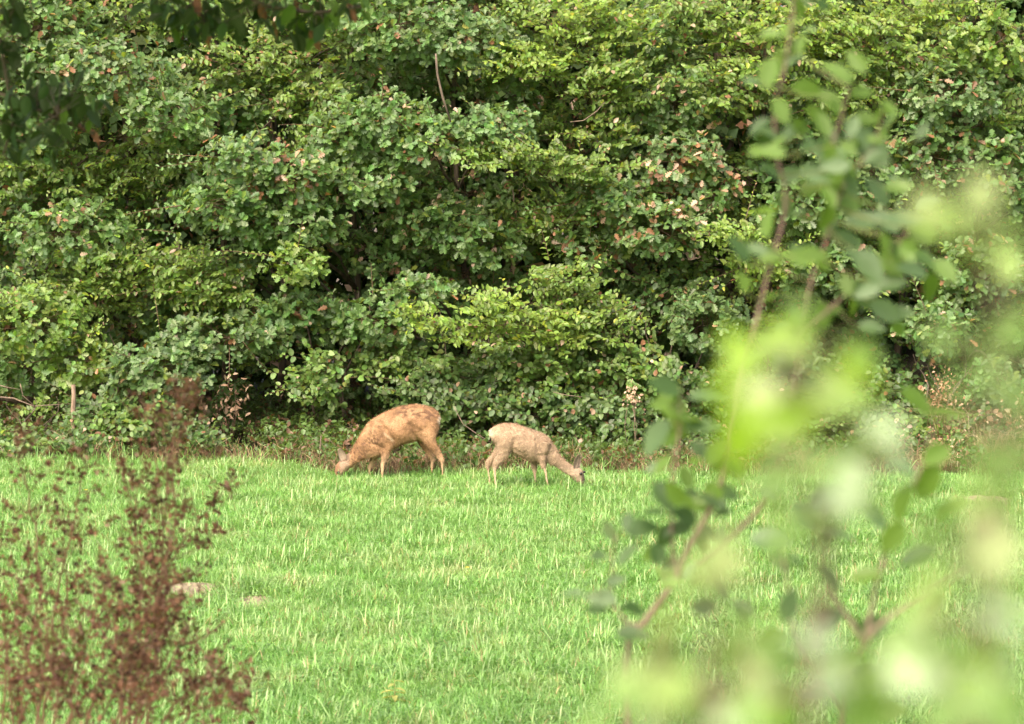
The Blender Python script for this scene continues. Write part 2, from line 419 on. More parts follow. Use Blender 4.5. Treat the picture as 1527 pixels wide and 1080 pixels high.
# ------------------------------------------------------------------ deer
Q_ = []
def ring_loft(bm, pairs, Yc, Ydepth, off=0.0, n=14):
    """pairs: (ax,ay,bx,by,w[,dy]) opposite outline points in photo pixels; w = half width towards/away"""
    rows = []
    for p in pairs:
        dy = p[5] if len(p) > 5 else off
        A = at(p[0], p[1], Yc+dy); B = at(p[2], p[3], Yc+dy)
        A.z = max(A.z, .004); B.z = max(B.z, .004)
        c = (A+B)/2; h = (A-B)/2
        row = []
        for k in range(n):
            th = 2*math.pi*k/n
            v = c+h*math.cos(th)+Vector((0, p[4]*math.sin(th), 0))
            row.append(bm.verts.new(v))
        rows.append(row)
    for a, b in zip(rows, rows[1:]):
        for k in range(n): bm.faces.new((a[k], a[(k+1) % n], b[(k+1) % n], b[k]))
    bm.faces.new(rows[0][::-1]); bm.faces.new(rows[-1])

def fur_mat(name):
    m, N, L = mat_new(name)
    out = N.new('ShaderNodeOutputMaterial'); p = N.new('ShaderNodeBsdfPrincipled'); p.inputs['Roughness'].default_value = .8
    p.inputs['Specular IOR Level'].default_value = .25; p.inputs['Sheen Weight'].default_value = .0; p.inputs['Sheen Roughness'].default_value = .5
    a = N.new('ShaderNodeAttribute'); a.attribute_name = 'col'
    geo = N.new('ShaderNodeTexCoord'); mp = N.new('ShaderNodeMapping'); mp.inputs['Scale'].default_value = (90, 90, 160); mp.inputs['Rotation'].default_value = (0, .6, 0)
    L.new(geo.outputs['Object'], mp.inputs[0])
    no = N.new('ShaderNodeTexNoise'); no.inputs['Scale'].default_value = 1; no.inputs['Detail'].default_value = 3
    L.new(mp.outputs[0], no.inputs['Vector'])
    mr = N.new('ShaderNodeMapRange'); mr.inputs[1].default_value = .3; mr.inputs[2].default_value = .7; mr.inputs[3].default_value = .75; mr.inputs[4].default_value = 1.22
    L.new(no.outputs[0], mr.inputs[0])
    sc = N.new('ShaderNodeVectorMath'); sc.operation = 'SCALE'; L.new(a.outputs['Color'], sc.inputs[0]); L.new(mr.outputs[0], sc.inputs['Scale'])
    L.new(sc.outputs[0], p.inputs['Base Color'])
    b = N.new('ShaderNodeBump'); b.inputs['Strength'].default_value = .5; b.inputs['Distance'].default_value = .006
    L.new(no.outputs[0], b.inputs['Height']); L.new(b.outputs[0], p.inputs['Normal']); L.new(p.outputs[0], out.inputs[0])
    return m
M_FUR = fur_mat('deer_coat')
def plain_mat(name, c, rough):
    m, N, L = mat_new(name); out = N.new('ShaderNodeOutputMaterial'); p = N.new('ShaderNodeBsdfPrincipled')
    no = N.new('ShaderNodeTexNoise'); no.inputs['Scale'].default_value = 120
    mx = N.new('ShaderNodeMixRGB'); mx.inputs[1].default_value = (*c, 1); mx.inputs[2].default_value = (c[0]*1.6, c[1]*1.6, c[2]*1.6, 1)
    L.new(no.outputs[0], mx.inputs[0]); L.new(mx.outputs[0], p.inputs['Base Color'])
    p.inputs['Roughness'].default_value = rough; L.new(p.outputs[0], out.inputs[0]); return m
M_EYE = plain_mat('deer_eye', (.012, .008, .006), .12)
M_NOSE = plain_mat('deer_nose', (.025, .02, .018), .4)
M_HOOF = plain_mat('deer_hoof', (.04, .03, .025), .5)

def seg_px(P, A, B):
    ax, ay = A; bx, by = B; dx, dy = bx-ax, by-ay; t = max(0, min(1, ((P[0]-ax)*dx+(P[1]-ay)*dy)/(dx*dx+dy*dy)))
    return math.hypot(P[0]-ax-t*dx, P[1]-ay-t*dy)
def to_px(v):
    y, z = v.y, v.z-CAM_Z
    d = y*cp - z*sp; u = y*sp + z*cp
    return 763.5+FPX*v.x/d, 540-FPX*u/d

def deer(name, label, Yc, torso, neck, head, legs, ears, eye, nose, colour, group, hair_n, seed):
    base = at(torso[4][0], 700, Yc); base.z = 0
    root = empty(name, base); tag(root, label, 'deer', group)
    bm = bmesh.new()
    ring_loft(bm, torso, Yc, 0, n=20); ring_loft(bm, neck, Yc, 0, n=16); ring_loft(bm, head, Yc, 0, n=16)
    for off, pairs in legs: ring_loft(bm, pairs, Yc, 0, off, n=12)
    bmesh.ops.recalc_face_normals(bm, faces=bm.faces)
    me = bpy.data.meshes.new('body'); bm.to_mesh(me); bm.free()
    tmp = bpy.data.objects.new('tmp', me); COL.objects.link(tmp)
    rm = tmp.modifiers.new('r', 'REMESH'); rm.mode = 'VOXEL'; rm.voxel_size = .0085
    sm = tmp.modifiers.new('s', 'SMOOTH'); sm.factor = .5; sm.iterations = 5
    dg = bpy.context.evaluated_depsgraph_get()
    body = bpy.data.meshes.new_from_object(tmp.evaluated_get(dg)); bpy.data.objects.remove(tmp)
    body.name = 'body'
    nV = len(body.vertices); cols = np.ones((nV, 4), np.float32)
    nr = [v.normal.copy() for v in body.vertices]
    for i, v in enumerate(body.vertices):
        p = v.co; q = to_px(p)
        d = .005*noise.noise(p*14)+.003*noise.noise(p*40)
        cols[i, :3] = colour(q, p)
        if nr[i].y < .1:
            for (ln_, sg_, dp_) in ears['fold']:
                ds = min(seg_px(q, ln_[j], ln_[j+1]) for j in range(len(ln_)-1)); d -= dp_*math.exp(-(ds/sg_)**2)
        v.co = p+nr[i]*(d-.005)
    body.materials.clear(); body.materials.append(M_FUR); col_attr(body, cols)
    body.polygons.foreach_set('use_smooth', np.ones(len(body.polygons), bool)); body.update()
    bo = link('body', body, root); bo.location = -base
    # short coat: one thin blade per hair, lying back along the body
    r = np.random.default_rng(seed); polys = body.polygons
    areas = np.array([f.area for f in polys]); pick = r.choice(len(polys), hair_n, p=areas/areas.sum())
    g = Geo(); Hv = []; Hc = []; back = ears['back']
    for f in pick:
        f = polys[int(f)]; c = f.center; n = f.normal; q = to_px(c)
        flow = Vector((back, 0, -.75)); flow = (flow - n*flow.dot(n))
        if flow.length < .05: flow = Vector((back, 0, 0))
        flow.normalize()
        flow = (flow*.9+n*.5+Vector(r.normal(0, .28, 3))).normalized()
        thin = q[1] > ears['leg_y']
        L_ = (.006 if thin else .019)*r.uniform(.6, 1.3); side = flow.cross(n)
        if side.length < 1e-3: continue
        side.normalize(); side *= (.0013 if thin else .0020)
        s = c-n*.001
        Hv += [s-side, s+side, s+flow*L_]
        cc = np.array(cols[f.vertices[0], :3])*r.uniform(.78, 1.22); Hc += [cc, cc, cc*1.08]
    m = len(Hv)//3
    g.add(np.array([tuple(v) for v in Hv]), [3]*m, np.arange(3*m), np.array(Hc))
    ho = link('hair', g.mesh('hair', M_FUR), root); ho.location = -base; tag(ho, kind='stuff')
    # ears
    for (bx, by, tx, ty, wpx, dy, turn, cin, cout) in ears['list']:
        A = at(bx, by, Yc+dy); B = at(tx, ty, Yc+dy*1.6); ax = (B-A); L_ = ax.length; ax.normalize()
        face = Vector((turn, -1, .1)); face = (face-ax*face.dot(ax)).normalized(); sd_ = ax.cross(face).normalized()
        W = wpx/165/2; g = Geo(); Vv = []; Cc = []; nu, nv = 9, 9
        for lay in (0, 1):
            for i in range(nu):
                t = i/(nu-1); ww = W*(math.sin(math.pi*min(1, .16+t*.84))**.62)*(1 if t < .97 else .25)
                for j in range(nv):
                    a = (j/(nv-1)-.5)*2*1.15
                    P = A+ax*(L_*t)+sd_*(ww*math.sin(a)/math.sin(1.15))-face*(ww*.75*(math.cos(a)))+face*(.004 if lay == 0 else -.001)
                    Vv.append(tuple(P)); edge = abs(a)/1.15
                    Cc.append(np.array(cin)*(1-.55*max(0, edge-.8)/.2) if lay == 0 else np.array(cout))
        I = []; S = []
        for lay in (0, 1):
            o_ = lay*nu*nv
            for i in range(nu-1):
                for j in range(nv-1):
                    q = o_+i*nv+j; f4 = [q, q+1, q+nv+1, q+nv]; I += f4 if lay == 0 else f4[::-1]; S.append(4)
        for i in range(nu-1):
            for j in (0, nv-1):
                q = i*nv+j; I += [q, q+nv, q+nv+nu*nv, q+nu*nv]; S.append(4)
        for j in range(nv-1):
            q = (nu-1)*nv+j; I += [q, q+1, q+1+nu*nv, q+nu*nv]; S.append(4)
        g.add(Vv, S, I, np.array(Cc)); eo = link('ear', g.mesh('ear', M_FUR, True), root); eo.location = -base
    def ball(nm, c, rad, mat, sq=(1, 1, 1)):
        bm = bmesh.new(); bmesh.ops.create_uvsphere(bm, u_segments=12, v_segments=8, radius=1)
        for v in bm.verts: v.co = Vector((v.co.x*rad*sq[0], v.co.y*rad*sq[1], v.co.z*rad*sq[2]))
        me = bpy.data.meshes.new(nm); bm.to_mesh(me); bm.free(); me.materials.append(mat)
        for f in me.polygons: f.use_smooth = True
        o = link(nm, me, root); o.location = Vector(c)-base
    for (ex, ey, dy) in eye: ball('eye', at(ex, ey, Yc+dy), .0125, M_EYE, (1.1, .8, 1))
    ball('nose', at(nose[0], nose[1], Yc+nose[2]), nose[3], M_NOSE, (1, 1.1, .8))
    # hooves
    for off, pairs in legs:
        p = pairs[-1]; c = (at(p[0], p[1], Yc+off)+at(p[2], p[3], Yc+off))/2; fw = -back
        bm = bmesh.new()
        for s_ in (-1, 1):
            P = []
            for (zz, l0, l1, ww) in ((0, -.014, .026, .011), (.02, -.013, .018, .010), (.035, -.010, .010, .009)):
                for (lx, wy) in ((l0, 0), (l0, ww*s_*1.2), (l1*.6, ww*s_*1.1), (l1, ww*s_*.35), (l1*.8, 0)):
                    P.append(bm.verts.new((c.x+fw*lx, c.y+s_*.0015+wy, .0+zz+.001)))
            for L_ in range(2):
                for j in range(5): bm.faces.new((P[L_*5+j], P[L_*5+(j+1) % 5], P[L_*5+5+(j+1) % 5], P[L_*5+5+j]))
            bm.faces.new(P[0:5]); bm.faces.new(P[10:15])
        bmesh.ops.recalc_face_normals(bm, faces=bm.faces)
        me = bpy.data.meshes.new('hoof'); bm.to_mesh(me); bm.free(); me.materials.append(M_HOOF)
        o = link('hoof', me, root); o.location = -base
    return root

def nz(p, s, o=0): return noise.noise(Vector((p.x*s+o, p.y*s, p.z*s)))
def coat_adult(q, p):
    x, y = q
    c = np.array([.315, .18, .092])
    c = c*(1+.34*nz(p, 9)+.3*nz(p, 30))
    pale = np.array([.54, .34, .19])
    t = smooth((nz(p, 6, 3)+.1)*1.6)*.45; c = c*(1-t)+pale*t
    # moulting dark flecks: loin and neck
    dk = max(0, 1-seg_px((x, y), (600, 612), (648, 620))/11.0)*smooth((nz(Vector((p.x*.5, p.y, p.z)), 42)+.05)*3.2)
    dn = max(0, 1-seg_px((x, y), (520, 686), (558, 655))/17.0)*smooth((nz(Vector((p.x+p.z, 0, (p.x-p.z)*.35)), 60)-.0)*4)
    fk = smooth((nz(Vector((p.x*.5+p.z*.3, p.y, p.z)), 28)-.12)*3)*.32*smooth((672-y)/12)
    d = min(.85, dk*1.6+dn*1.6+fk); c = c*(1-d)+np.array([.14, .075, .045])*d
    rp = max(0, 1-math.hypot((x-658)/6.5, (y-627)/9)); c = c*(1-min(1, rp*1.8))+np.array([.60, .50, .37])*min(1, rp*1.8)
    el = max(0, 1-seg_px((x, y), (573, 646), (585, 657))/2.6); c = c*(1-.6*el)+np.array([.6, .48, .32])*.6*el
    lg = smooth((y-668)/22)*.75; lc = np.array([.46, .31, .19]); c = c*(1-lg)+lc*lg if x > 545 else c
    if x < 521: # head: greyer cheek, ginger forehead
        t = smooth((x-503)/7)*.8; c = np.array([.20, .11, .06])*(1-t)+np.array([.30, .21, .145])*t
        mz = smooth((y-709)/6); c = c*(1-mz)+np.array([.09, .07, .055])*mz
        c = c*(1+.2*nz(p, 30))
    return c
def coat_young(q, p):
    x, y = q
    c = np.array([.37, .265, .175])*(1+.18*nz(p, 10)+.1*nz(p, 40))
    t = smooth((644-y+8*nz(p, 8))/14)*.35; c = c*(1-t)+np.array([.42, .25, .145])*t
    sp_ = smooth((nz(Vector((p.x*.6, p.y, p.z)), 48)-.1)*3)*.25; c = c*(1+sp_*.8)
    rp = max(0, 1-math.hypot((x-731)/6.5, (y-645)/9)); k = min(1, rp*1.7); c = c*(1-k)+np.array([.55, .46, .34])*k
    bl = max(0, 1-seg_px((x, y), (768, 678), (800, 688))/4.5)*.35; c = c*(1-bl)+np.array([.27, .17, .11])*bl
    lg = smooth((y-684)/20)*.7; lc = np.array([.46, .33, .22])
    if x < 824: c = c*(1-lg)+lc*lg
    else:
        nk = smooth((y-686)/14)*.35; c = c*(1-nk)+np.array([.36, .28, .21])*nk
    if x > 848: c = c*.8
    hd = smooth((x-866.5)/3)*smooth((y-701)/5); c = c*(1-.85*hd)+np.array([.06, .045, .035])*.85*hd
    return c

adult = deer('roe_deer', 'larger ginger roe deer grazing with its head down facing the soil mound side', 25.95,
  torso=[(657.5, 621, 655.5, 634, .04), (654, 614.5, 652, 648, .085), (645, 607, 643, 658, .115), (632, 603, 630, 658, .128), (618, 602, 614, 659.5, .138),
         (604, 603.5, 601, 663.5, .145), (590, 606.5, 588, 669, .145), (576, 613, 577, 675, .135), (564, 618.5, 567, 680, .118), (554, 624.5, 560, 683, .10), (547, 631.5, 554, 684, .08)],
  neck=[(556, 627, 562, 680, .08), (547, 631.5, 554.5, 683, .08), (539, 643, 546, 685, .066), (530, 659, 538, 688, .056), (520.5, 674, 530, 694, .05), (513, 683, 524, 699, .047)],
  head=[(516, 682, 526, 697, .045), (509, 684.5, 521, 700, .053), (502.5, 690, 515.5, 705, .055), (498.6, 697, 510.5, 711, .047), (498, 704, 507, 715, .037), (499.5, 711, 505, 718, .027), (501, 715, 504, 719, .018)],
  legs=[(-.075, [(563, 640, 590, 645, .04), (565, 655, 588, 658, .045), (567, 668, 584.5, 670, .04), (567.5, 681, 580, 681, .03), (566.5, 693, 575, 693, .021), (567.5, 701, 573, 701, .0145), (568, 711, 572, 711, .013), (567, 719, 573, 719, .014)]),
        (.075, [(556, 662, 574, 665, .045), (552, 678, 566, 680, .034), (549.5, 689, 558, 690, .024), (548, 699, 554, 700, .018), (548.5, 707, 552.5, 707, .013), (547.5, 717, 553, 717, .014)]),
        (-.07, [(616, 622, 654, 630, .05), (618, 642, 652, 644, .058), (626, 656, 650, 655, .048), (635, 667, 654, 666, .034), (645, 677, 659.5, 676, .024), (652.5, 684, 662.5, 683, .019), (656, 692, 662, 692, .0145), (657.5, 702, 662, 702, .0125), (658, 712, 662.3, 712, .0125), (657.5, 719, 664, 719, .014)]),
        (.075, [(615, 645, 642, 648, .05), (619, 657, 640, 658, .042), (627, 668, 643, 667, .031), (636, 678.5, 648, 676, .022), (641, 686, 649.5, 684, .018), (641.5, 696, 647, 696, .0135), (641, 708, 645.6, 708, .0125), (640.5, 716, 646.5, 716, .014)])],
  ears={'fold': [([(566, 628), (576, 640), (587, 657)], 2.6, .010), ([(612, 632), (617, 650), (630, 668)], 2.6, .014), ([(545, 660), (560, 664), (572, 668)], 2.5, .009), ([(574, 634), (590, 646), (606, 650)], 9, -.008), ([(640, 622), (628, 634)], 6, -.010), ([(556, 646), (570, 660)], 4.5, -.009), ([(600, 640), (602, 625), (604, 615)], 4, .004)], 'back': 1, 'leg_y': 688, 'list': [(514.5, 692, 506, 667.5, 11.5, -.035, -.25, (.30, .23, .17), (.26, .15, .09)), (511, 691, 504, 669, 9, .05, -.9, (.28, .22, .16), (.25, .15, .09))]},
  eye=[(504.6, 705, -.043), (501, 703.5, .04)], nose=(502, 717, 0, .02), colour=coat_adult, group='roe deer grazing in the meadow', hair_n=42000, seed=5)
young = deer('roe_deer', 'smaller greyish tan roe deer with pale rump, grazing nearer the leafy shrub', 25.13,
  torso=[(729, 641.5, 730.5, 651, .03), (733, 638, 735, 658, .06), (740, 634, 743, 668, .085), (748, 631.3, 752, 673, .10), (757, 630, 761, 675, .105), (768, 630.8, 769, 678.5, .112), (781, 635, 780, 684, .115),
         (793, 639.5, 791, 688.5, .115), (804, 643, 802, 690, .105), (813, 647, 808, 690, .09), (820, 652.5, 813, 690, .072)],
  neck=[(812, 646.5, 806, 688, .075), (820.5, 652.5, 813, 690, .068), (828.6, 666, 821, 692.5, .052), (837.5, 679.5, 830, 697.5, .044), (845.5, 688, 838, 704, .039), (853.5, 693.5, 845.5, 709.5, .038)],
  head=[(850, 691.5, 843, 706, .036), (857.5, 694.5, 849, 711.5, .044), (865, 696.5, 854, 716, .048), (869.8, 702, 859, 720.5, .041), (872.5, 710, 863.5, 724, .031), (874.3, 718, 868, 727.5, .023), (874, 724, 870, 729.5, .017)],
  legs=[(-.06, [(737, 648, 768, 650, .045), (741, 661, 767, 667, .048), (740.5, 671, 761, 680, .036), (738, 681.5, 751.5, 688, .026), (733.5, 690.5, 744, 695.5, .02), (734, 700, 741, 702, .0155), (735.7, 710, 741, 710, .013), (736.2, 722, 740.7, 722, .012), (735.5, 733, 742, 733, .013)]),
        (.055, [(737, 653, 757, 660, .045), (738, 667, 753, 674, .036), (734, 675.5, 745, 682, .026), (727, 682.5, 736.5, 689, .02), (723.3, 689, 731, 694, .0165), (725, 700, 730.5, 700, .013), (727.5, 712, 731.8, 712, .012), (727.5, 728, 733.5, 728, .013)]),
        (-.06, [(800, 656, 823, 660, .042), (801, 672, 817, 675, .04), (803, 685, 815, 687, .03), (806.5, 696, 815.3, 697, .0215), (810.5, 704, 816.6, 704, .0165), (813.2, 716, 817.7, 716, .013), (815.6, 727, 819.8, 727, .012), (815, 735, 822, 735, .013)]),
        (.06, [(788, 668, 804, 672, .04), (790, 686, 802.5, 689, .029), (792, 699, 801.7, 699, .0205), (794.7, 710, 800.8, 710, .0155), (796.4, 720, 800.6, 720, .012), (796, 730, 802, 730, .013)])],
  ears={'fold': [([(826, 674), (816, 679), (806, 680)], 2.4, .006), ([(805, 656), (801, 668), (803, 678)], 3, .006), ([(767, 655), (766, 666), (764, 677)], 2.4, .012), ([(768, 670), (785, 680)], 2.5, .007), ([(782, 662), (792, 668)], 8, -.007), ([(813, 660), (815, 672)], 5, -.004), ([(745, 645), (752, 660)], 6, -.008)], 'back': -1, 'leg_y': 698, 'list': [(858.5, 699, 863.2, 677.5, 9.5, -.035, .75, (.22, .16, .12), (.28, .2, .13)), (862, 699, 866.5, 680, 8.5, .045, 1.2, (.22, .16, .12), (.28, .2, .13))]},
  eye=[(866.2, 706.5, -.042), (871, 704, .035)], nose=(873, 726, 0, .019), colour=coat_young, group='roe deer grazing in the meadow', hair_n=36000, seed=6)

# ------------------------------------------------------------------ the wall of trees
TONES = {'oak': (.098, .172, .050), 'oakblue': (.108, .178, .064), 'oaklime': (.135, .215, .045), 'horn': (.118, .188, .036), 'hornlime': (.150, .228, .038),
         'bramble': (.072, .128, .034), 'hazel': (.115, .19, .045)}
DEADC = np.array([(.42, .27, .17), (.50, .36, .27), (.30, .15, .08), (.25, .13, .07)])
TWIG = np.array([.13, .085, .055])

class Plant:
    def __init__(s, name, px, Y, kind, height, label, cat, group, thick=.05, stems=1):
        p = at(px, 600, Y); s.base = Vector((p.x, Y, ground_z(p.x, Y)-.02)); s.kind = kind; s.h = height
        s.root = empty(name, s.base); tag(s.root, label, cat, group)
        s.geo = {'tw': Geo()}; s.F = []       # leaf records
        s.thick = thick; s.Y = Y; s.px = px; s.label = label
        # trunk: slightly winding tapered stem
        s.tr = []
        n = 9; rx, ry = random.uniform(-.25, .25), random.uniform(-.15, .15)
        for st in range(stems):
            pts = []
            ox = 0 if stems == 1 else random.uniform(-.25, .25); oy = 0 if stems == 1 else random.uniform(-.1, .1)
            lx = ox*1.6
            for i in range(n):
                t = i/(n-1)
                pts.append(s.base+Vector((ox*.3+rx*math.sin(t*3)*.5+lx*t+.06*math.sin(t*9+st), ry*t+oy*t+.05*math.cos(t*7), height*t)))
            g = Geo(); rad = [thick*(1-.82*i/(n-1))*(1.35 if i == 0 else 1) for i in range(n)]
            g.tube(pts, rad, TWIG, 8); me = g.mesh('trunk', M_BARK, True)
            o = link('trunk' if kind != 'bramble' else 'stem', me, s.root); o.location = -s.base
            s.tr.append(pts)
    def trunk_at(s, z):
        pts = random.choice(s.tr); zb = s.base.z; t = max(0, min(.98, (z-zb)/s.h))*(len(pts)-1); i = int(t); f = t-i
        return pts[i].lerp(pts[min(i+1, len(pts)-1)], f), s.thick*(1-.82*t/(len(pts)-1))
    def clump(s, c, rx, rz, ry=.35, n=600, style=None, tone=None, size=1.0, dead=.03, branch=True, coarse=False):
        """a leafy mass round c: branch from the trunk, side shoots, leaves set on the shoots"""
        style = style or s.kind; base_col = np.array(TONES[tone or style])
        hd = math.hypot(c.x-s.base.x, c.y-s.base.y)
        z0 = max(s.base.z+.25, min(s.base.z+s.h*.92, c.z-.35*hd-.1))
        A, ra = s.trunk_at(z0)
        mid = A.lerp(c, .5)+Vector((0, 0, .14*hd+.04)); tip = c+Vector(((c.x-A.x)*.12, -.1, .0))
        ax = []
        for i in range(8):
            t = i/7; ax.append(A*(1-t)**2+mid*2*t*(1-t)+tip*t*t+Vector((random.uniform(-.03, .03), random.uniform(-.03, .03), random.uniform(-.02, .02)))*(1 if 0 < i else 0))
        rb = min(ra*.6, .012+.012*hd)
        if branch:
            g = Geo(); g.tube(ax, [rb*(1-.8*i/7) for i in range(8)], TWIG, 6)
            o = link('branch', g.mesh('branch', M_BARK, True), s.root); o.location = -s.base
        axn = np.array([tuple(v) for v in ax])
        G = s.geo['tw']
        out = np.array([(c.x-s.base.x)*.5, -.9, .35]); out /= np.linalg.norm(out)
        cen = np.array(tuple(c)); ext = np.array([rx, ry, rz])
        if n > 200: s.shoots(c, rx, rz, base_col*1.1, {'oak': 'oak', 'horn': 'oval'}.get(style, 'round'), 3)
        if style == 'oak':
            per = 7; m = max(3, n//per)
            u = nrmz(R.normal(size=(m, 3))); rr = R.uniform(.25, 1, (m, 1))**.5
            P = cen+u*rr*ext; sh = nrmz(u*.7+out*.8+R.normal(0, .35, (m, 3))+np.array([0, 0, .35]))
            for i in range(m):
                b = axn[R.integers(3, 8)]
                if i % 3 == 0: G.tube([b, (b+P[i])/2+R.normal(0, .02, 3), P[i]], [.004, .003, .002], TWIG, 3)
                else: G.tube([P[i]-sh[i]*.12, P[i]], [.002, .0015], TWIG, 3)
            a1 = nrmz(np.cross(sh, R.normal(size=(m, 3)))); a2 = np.cross(sh, a1)
            for k in range(per):
                th = k*2.4+R.uniform(0, .5, (m, 1)); op = R.uniform(.75, 1.45, (m, 1))
                rad = a1*np.cos(th)+a2*np.sin(th)
                d = nrmz(sh*np.cos(op)+rad*np.sin(op)+np.array([0, 0, -.12])); nn = nrmz(sh*np.sin(op)-rad*np.cos(op)+np.array([0, -.25, .5])+R.normal(0, .32, (m, 3)))
                s.rec(P-sh*R.uniform(0, .05, (m, 1)), d, nn, R.uniform(.056, .102, m)*size, base_col, dead, 'oak')
        else:
            per = 12 if style == 'horn' else 8; m = max(3, n//per)
            u = nrmz(R.normal(size=(m, 3))); rr = R.uniform(.05, 1, (m, 1))**.5
            P0 = cen+u*rr*ext
            lat = np.array([1.0 if c.x > s.base.x else -1.0, 0, 0])
            sd_ = nrmz(out*.7+lat*.5+R.normal(0, .5, (m, 3))*np.array([1, .6, .35])+np.array([0, 0, -.05 if style == 'horn' else .15]))
            Ls = R.uniform(.16, .42, m)*(1 if style == 'horn' else .8)
            lz = nrmz(R.normal(0, .25, (m, 3))+np.array([0, -.75, .85]))
            for i in range(m):
                e = P0[i]+sd_[i]*Ls[i]-np.array([0, 0, .12*Ls[i]])
                G.tube([P0[i], (P0[i]+e)/2+np.array([0, 0, .03*Ls[i]]), e], [.0028, .002, .001], TWIG, 3)
                if i % 5 == 0:
                    b = axn[R.integers(3, 8)]; G.tube([b, P0[i]], [.004, .003], TWIG, 3)
            sdv = nrmz(np.cross(lz, sd_))
            for k in range(per):
                t = (k+.6)/per; sg = 1 if k % 2 else -1
                pos = P0+sd_*(Ls*t)[:, None]-np.array([0, 0, .12])*(Ls*t*t)[:, None]
                d = nrmz(sd_*.55+sdv*sg*.95+R.normal(0, .22, (m, 3))+np.array([0, 0, -.12])); nn = nrmz(lz+R.normal(0, .32, (m, 3)))
                sz_ = R.uniform(.04, .08, m)*size*(1.0 if k < per-2 else .75)
                s.rec(pos, d, nn, sz_, base_col, dead, 'oval' if style == 'horn' else 'round')
    def shoots(s, c, rx, rz, col, tp, k):
        G = s.geo['tw']; out = np.array([(c.x-s.base.x)*.3, -.7, .15])
        for i in range(k):
            d = nrmz(out*.6+np.array([R.normal()*1.1, R.normal()*.4, R.normal()*.55+.15])); L_ = R.uniform(.3, .6); p0 = np.array(tuple(c))+d*np.array([rx, .25, rz])*R.uniform(.3, .9)
            sag = R.uniform(-.05, .2); ts = np.linspace(0, 1, 7); P_ = p0+d*(L_*ts)[:, None]-np.array([0, 0, sag])*(ts**2)[:, None]*L_
            G.tube(P_, [.0045, .004, .0035, .003, .0025, .002, .001], TWIG*R.uniform(.8, 1.7), 4)
            m = 15; t = (np.arange(m)+.5)/m; pos = p0+d*(L_*t)[:, None]-np.array([0, 0, sag])*(t**2)[:, None]*L_
            sd_ = nrmz(np.cross(d, np.array([0, -.6, .8]))); sg = np.where(np.arange(m) % 2, 1, -1)[:, None]
            s.rec(pos, nrmz(d*.6+sd_*sg+R.normal(0, .3, (m, 3))), nrmz(np.array([0, -.6, .8])+R.normal(0, .45, (m, 3))), R.uniform(.035, .085, m)*(1.1-.5*t), col, .02, tp)
    def rec(s, pos, d, nn, size, col, dead, tp):
        kp = R.uniform(size=len(pos)) > .12; pos, d, nn, size = pos[kp], d[kp], nn[kp], np.asarray(size)[kp]
        n = len(pos); c = col*R.uniform(.65, 1.4, (n, 1))*(1+R.normal(0, .07, (n, 3)))
        dm = R.uniform(size=n) < dead
        c[dm] = DEADC[R.integers(0, 4, dm.sum())]*R.uniform(.6, 1.2, (dm.sum(), 1))
        ye = (R.uniform(size=n) < .04) & ~dm; c[ye] = c[ye]*np.array([1.7, 1.35, .8])
        s.F.append((tp, pos, d, nn, size, np.clip(c, .01, .8)))
    def finish(s, nleaf=120, mat=None, coarse=False):
        mat = mat or M_LEAF; g = s.geo['tw']; base = s.base
        byk = {}
        for (tp, pos, d, nn, size, c) in s.F: byk.setdefault(tp, []).append((pos, d, nn, size, c))
        quota = nleaf
        for tp, L in byk.items():
            pos, d, nn, size, c = [np.concatenate(z) for z in zip(*L)]
            X, Y, Z = frames(d, nn)
            T = COARSE if coarse else {'oak': OAK, 'oval': OVAL, 'round': ROUND}[tp]
            n = len(pos); k = int(round(quota*n/sum(len(q[0]) for l in byk.values() for q in l)))
            solo = np.zeros(n, bool)
            if k > 0:
                q = [to_px(Vector(p)) for p in pos]
                inside = np.array([(0 < a < 1527) and (-5 < b < 715) for a, b in q])
                score = (-pos[:, 1] + size*6 + R.uniform(0, .25, n)) + np.where(inside, 0, -100)
                solo[np.argsort(-score)[:k]] = True
            rest = ~solo; var = R.integers(0, len(T), n)
            for v in range(len(T)):
                m = rest & (var == v); g.leaves(T[v], pos[m], X[m], Y[m], Z[m], size[m], c[m])
            if k > 0:
                ids = np.where(solo)[0]; order = ids[np.argsort(c[ids, 0])]
                K = 6; meshes = {}
                for rank, i in enumerate(order):
                    kb = rank*K//len(order); v = int(var[i]); key = (kb, v)
                    if key not in meshes:
                        gg = Geo(); gg.leaves(T[v], np.zeros((1, 3)), np.array([[1., 0, 0]]), np.array([[0, 1., 0]]), np.array([[0, 0, 1.]]), [1.0], c[i:i+1])
                        meshes[key] = gg.mesh('leaf', mat)
                    o = bpy.data.objects.new('leaf', meshes[key]); COL.objects.link(o); o.parent = s.root
                    M = Matrix(((X[i][0], Y[i][0], Z[i][0]), (X[i][1], Y[i][1], Z[i][1]), (X[i][2], Y[i][2], Z[i][2]))).to_4x4()
                    M = Matrix.Translation(Vector(pos[i])-base) @ M @ Matrix.Scale(float(size[i]), 4)
                    o.matrix_local = M
        o = link('crown' if s.kind != 'bramble' else 'foliage', g.mesh('crown', mat), s.root); o.location = -base; tag(o, kind='stuff')

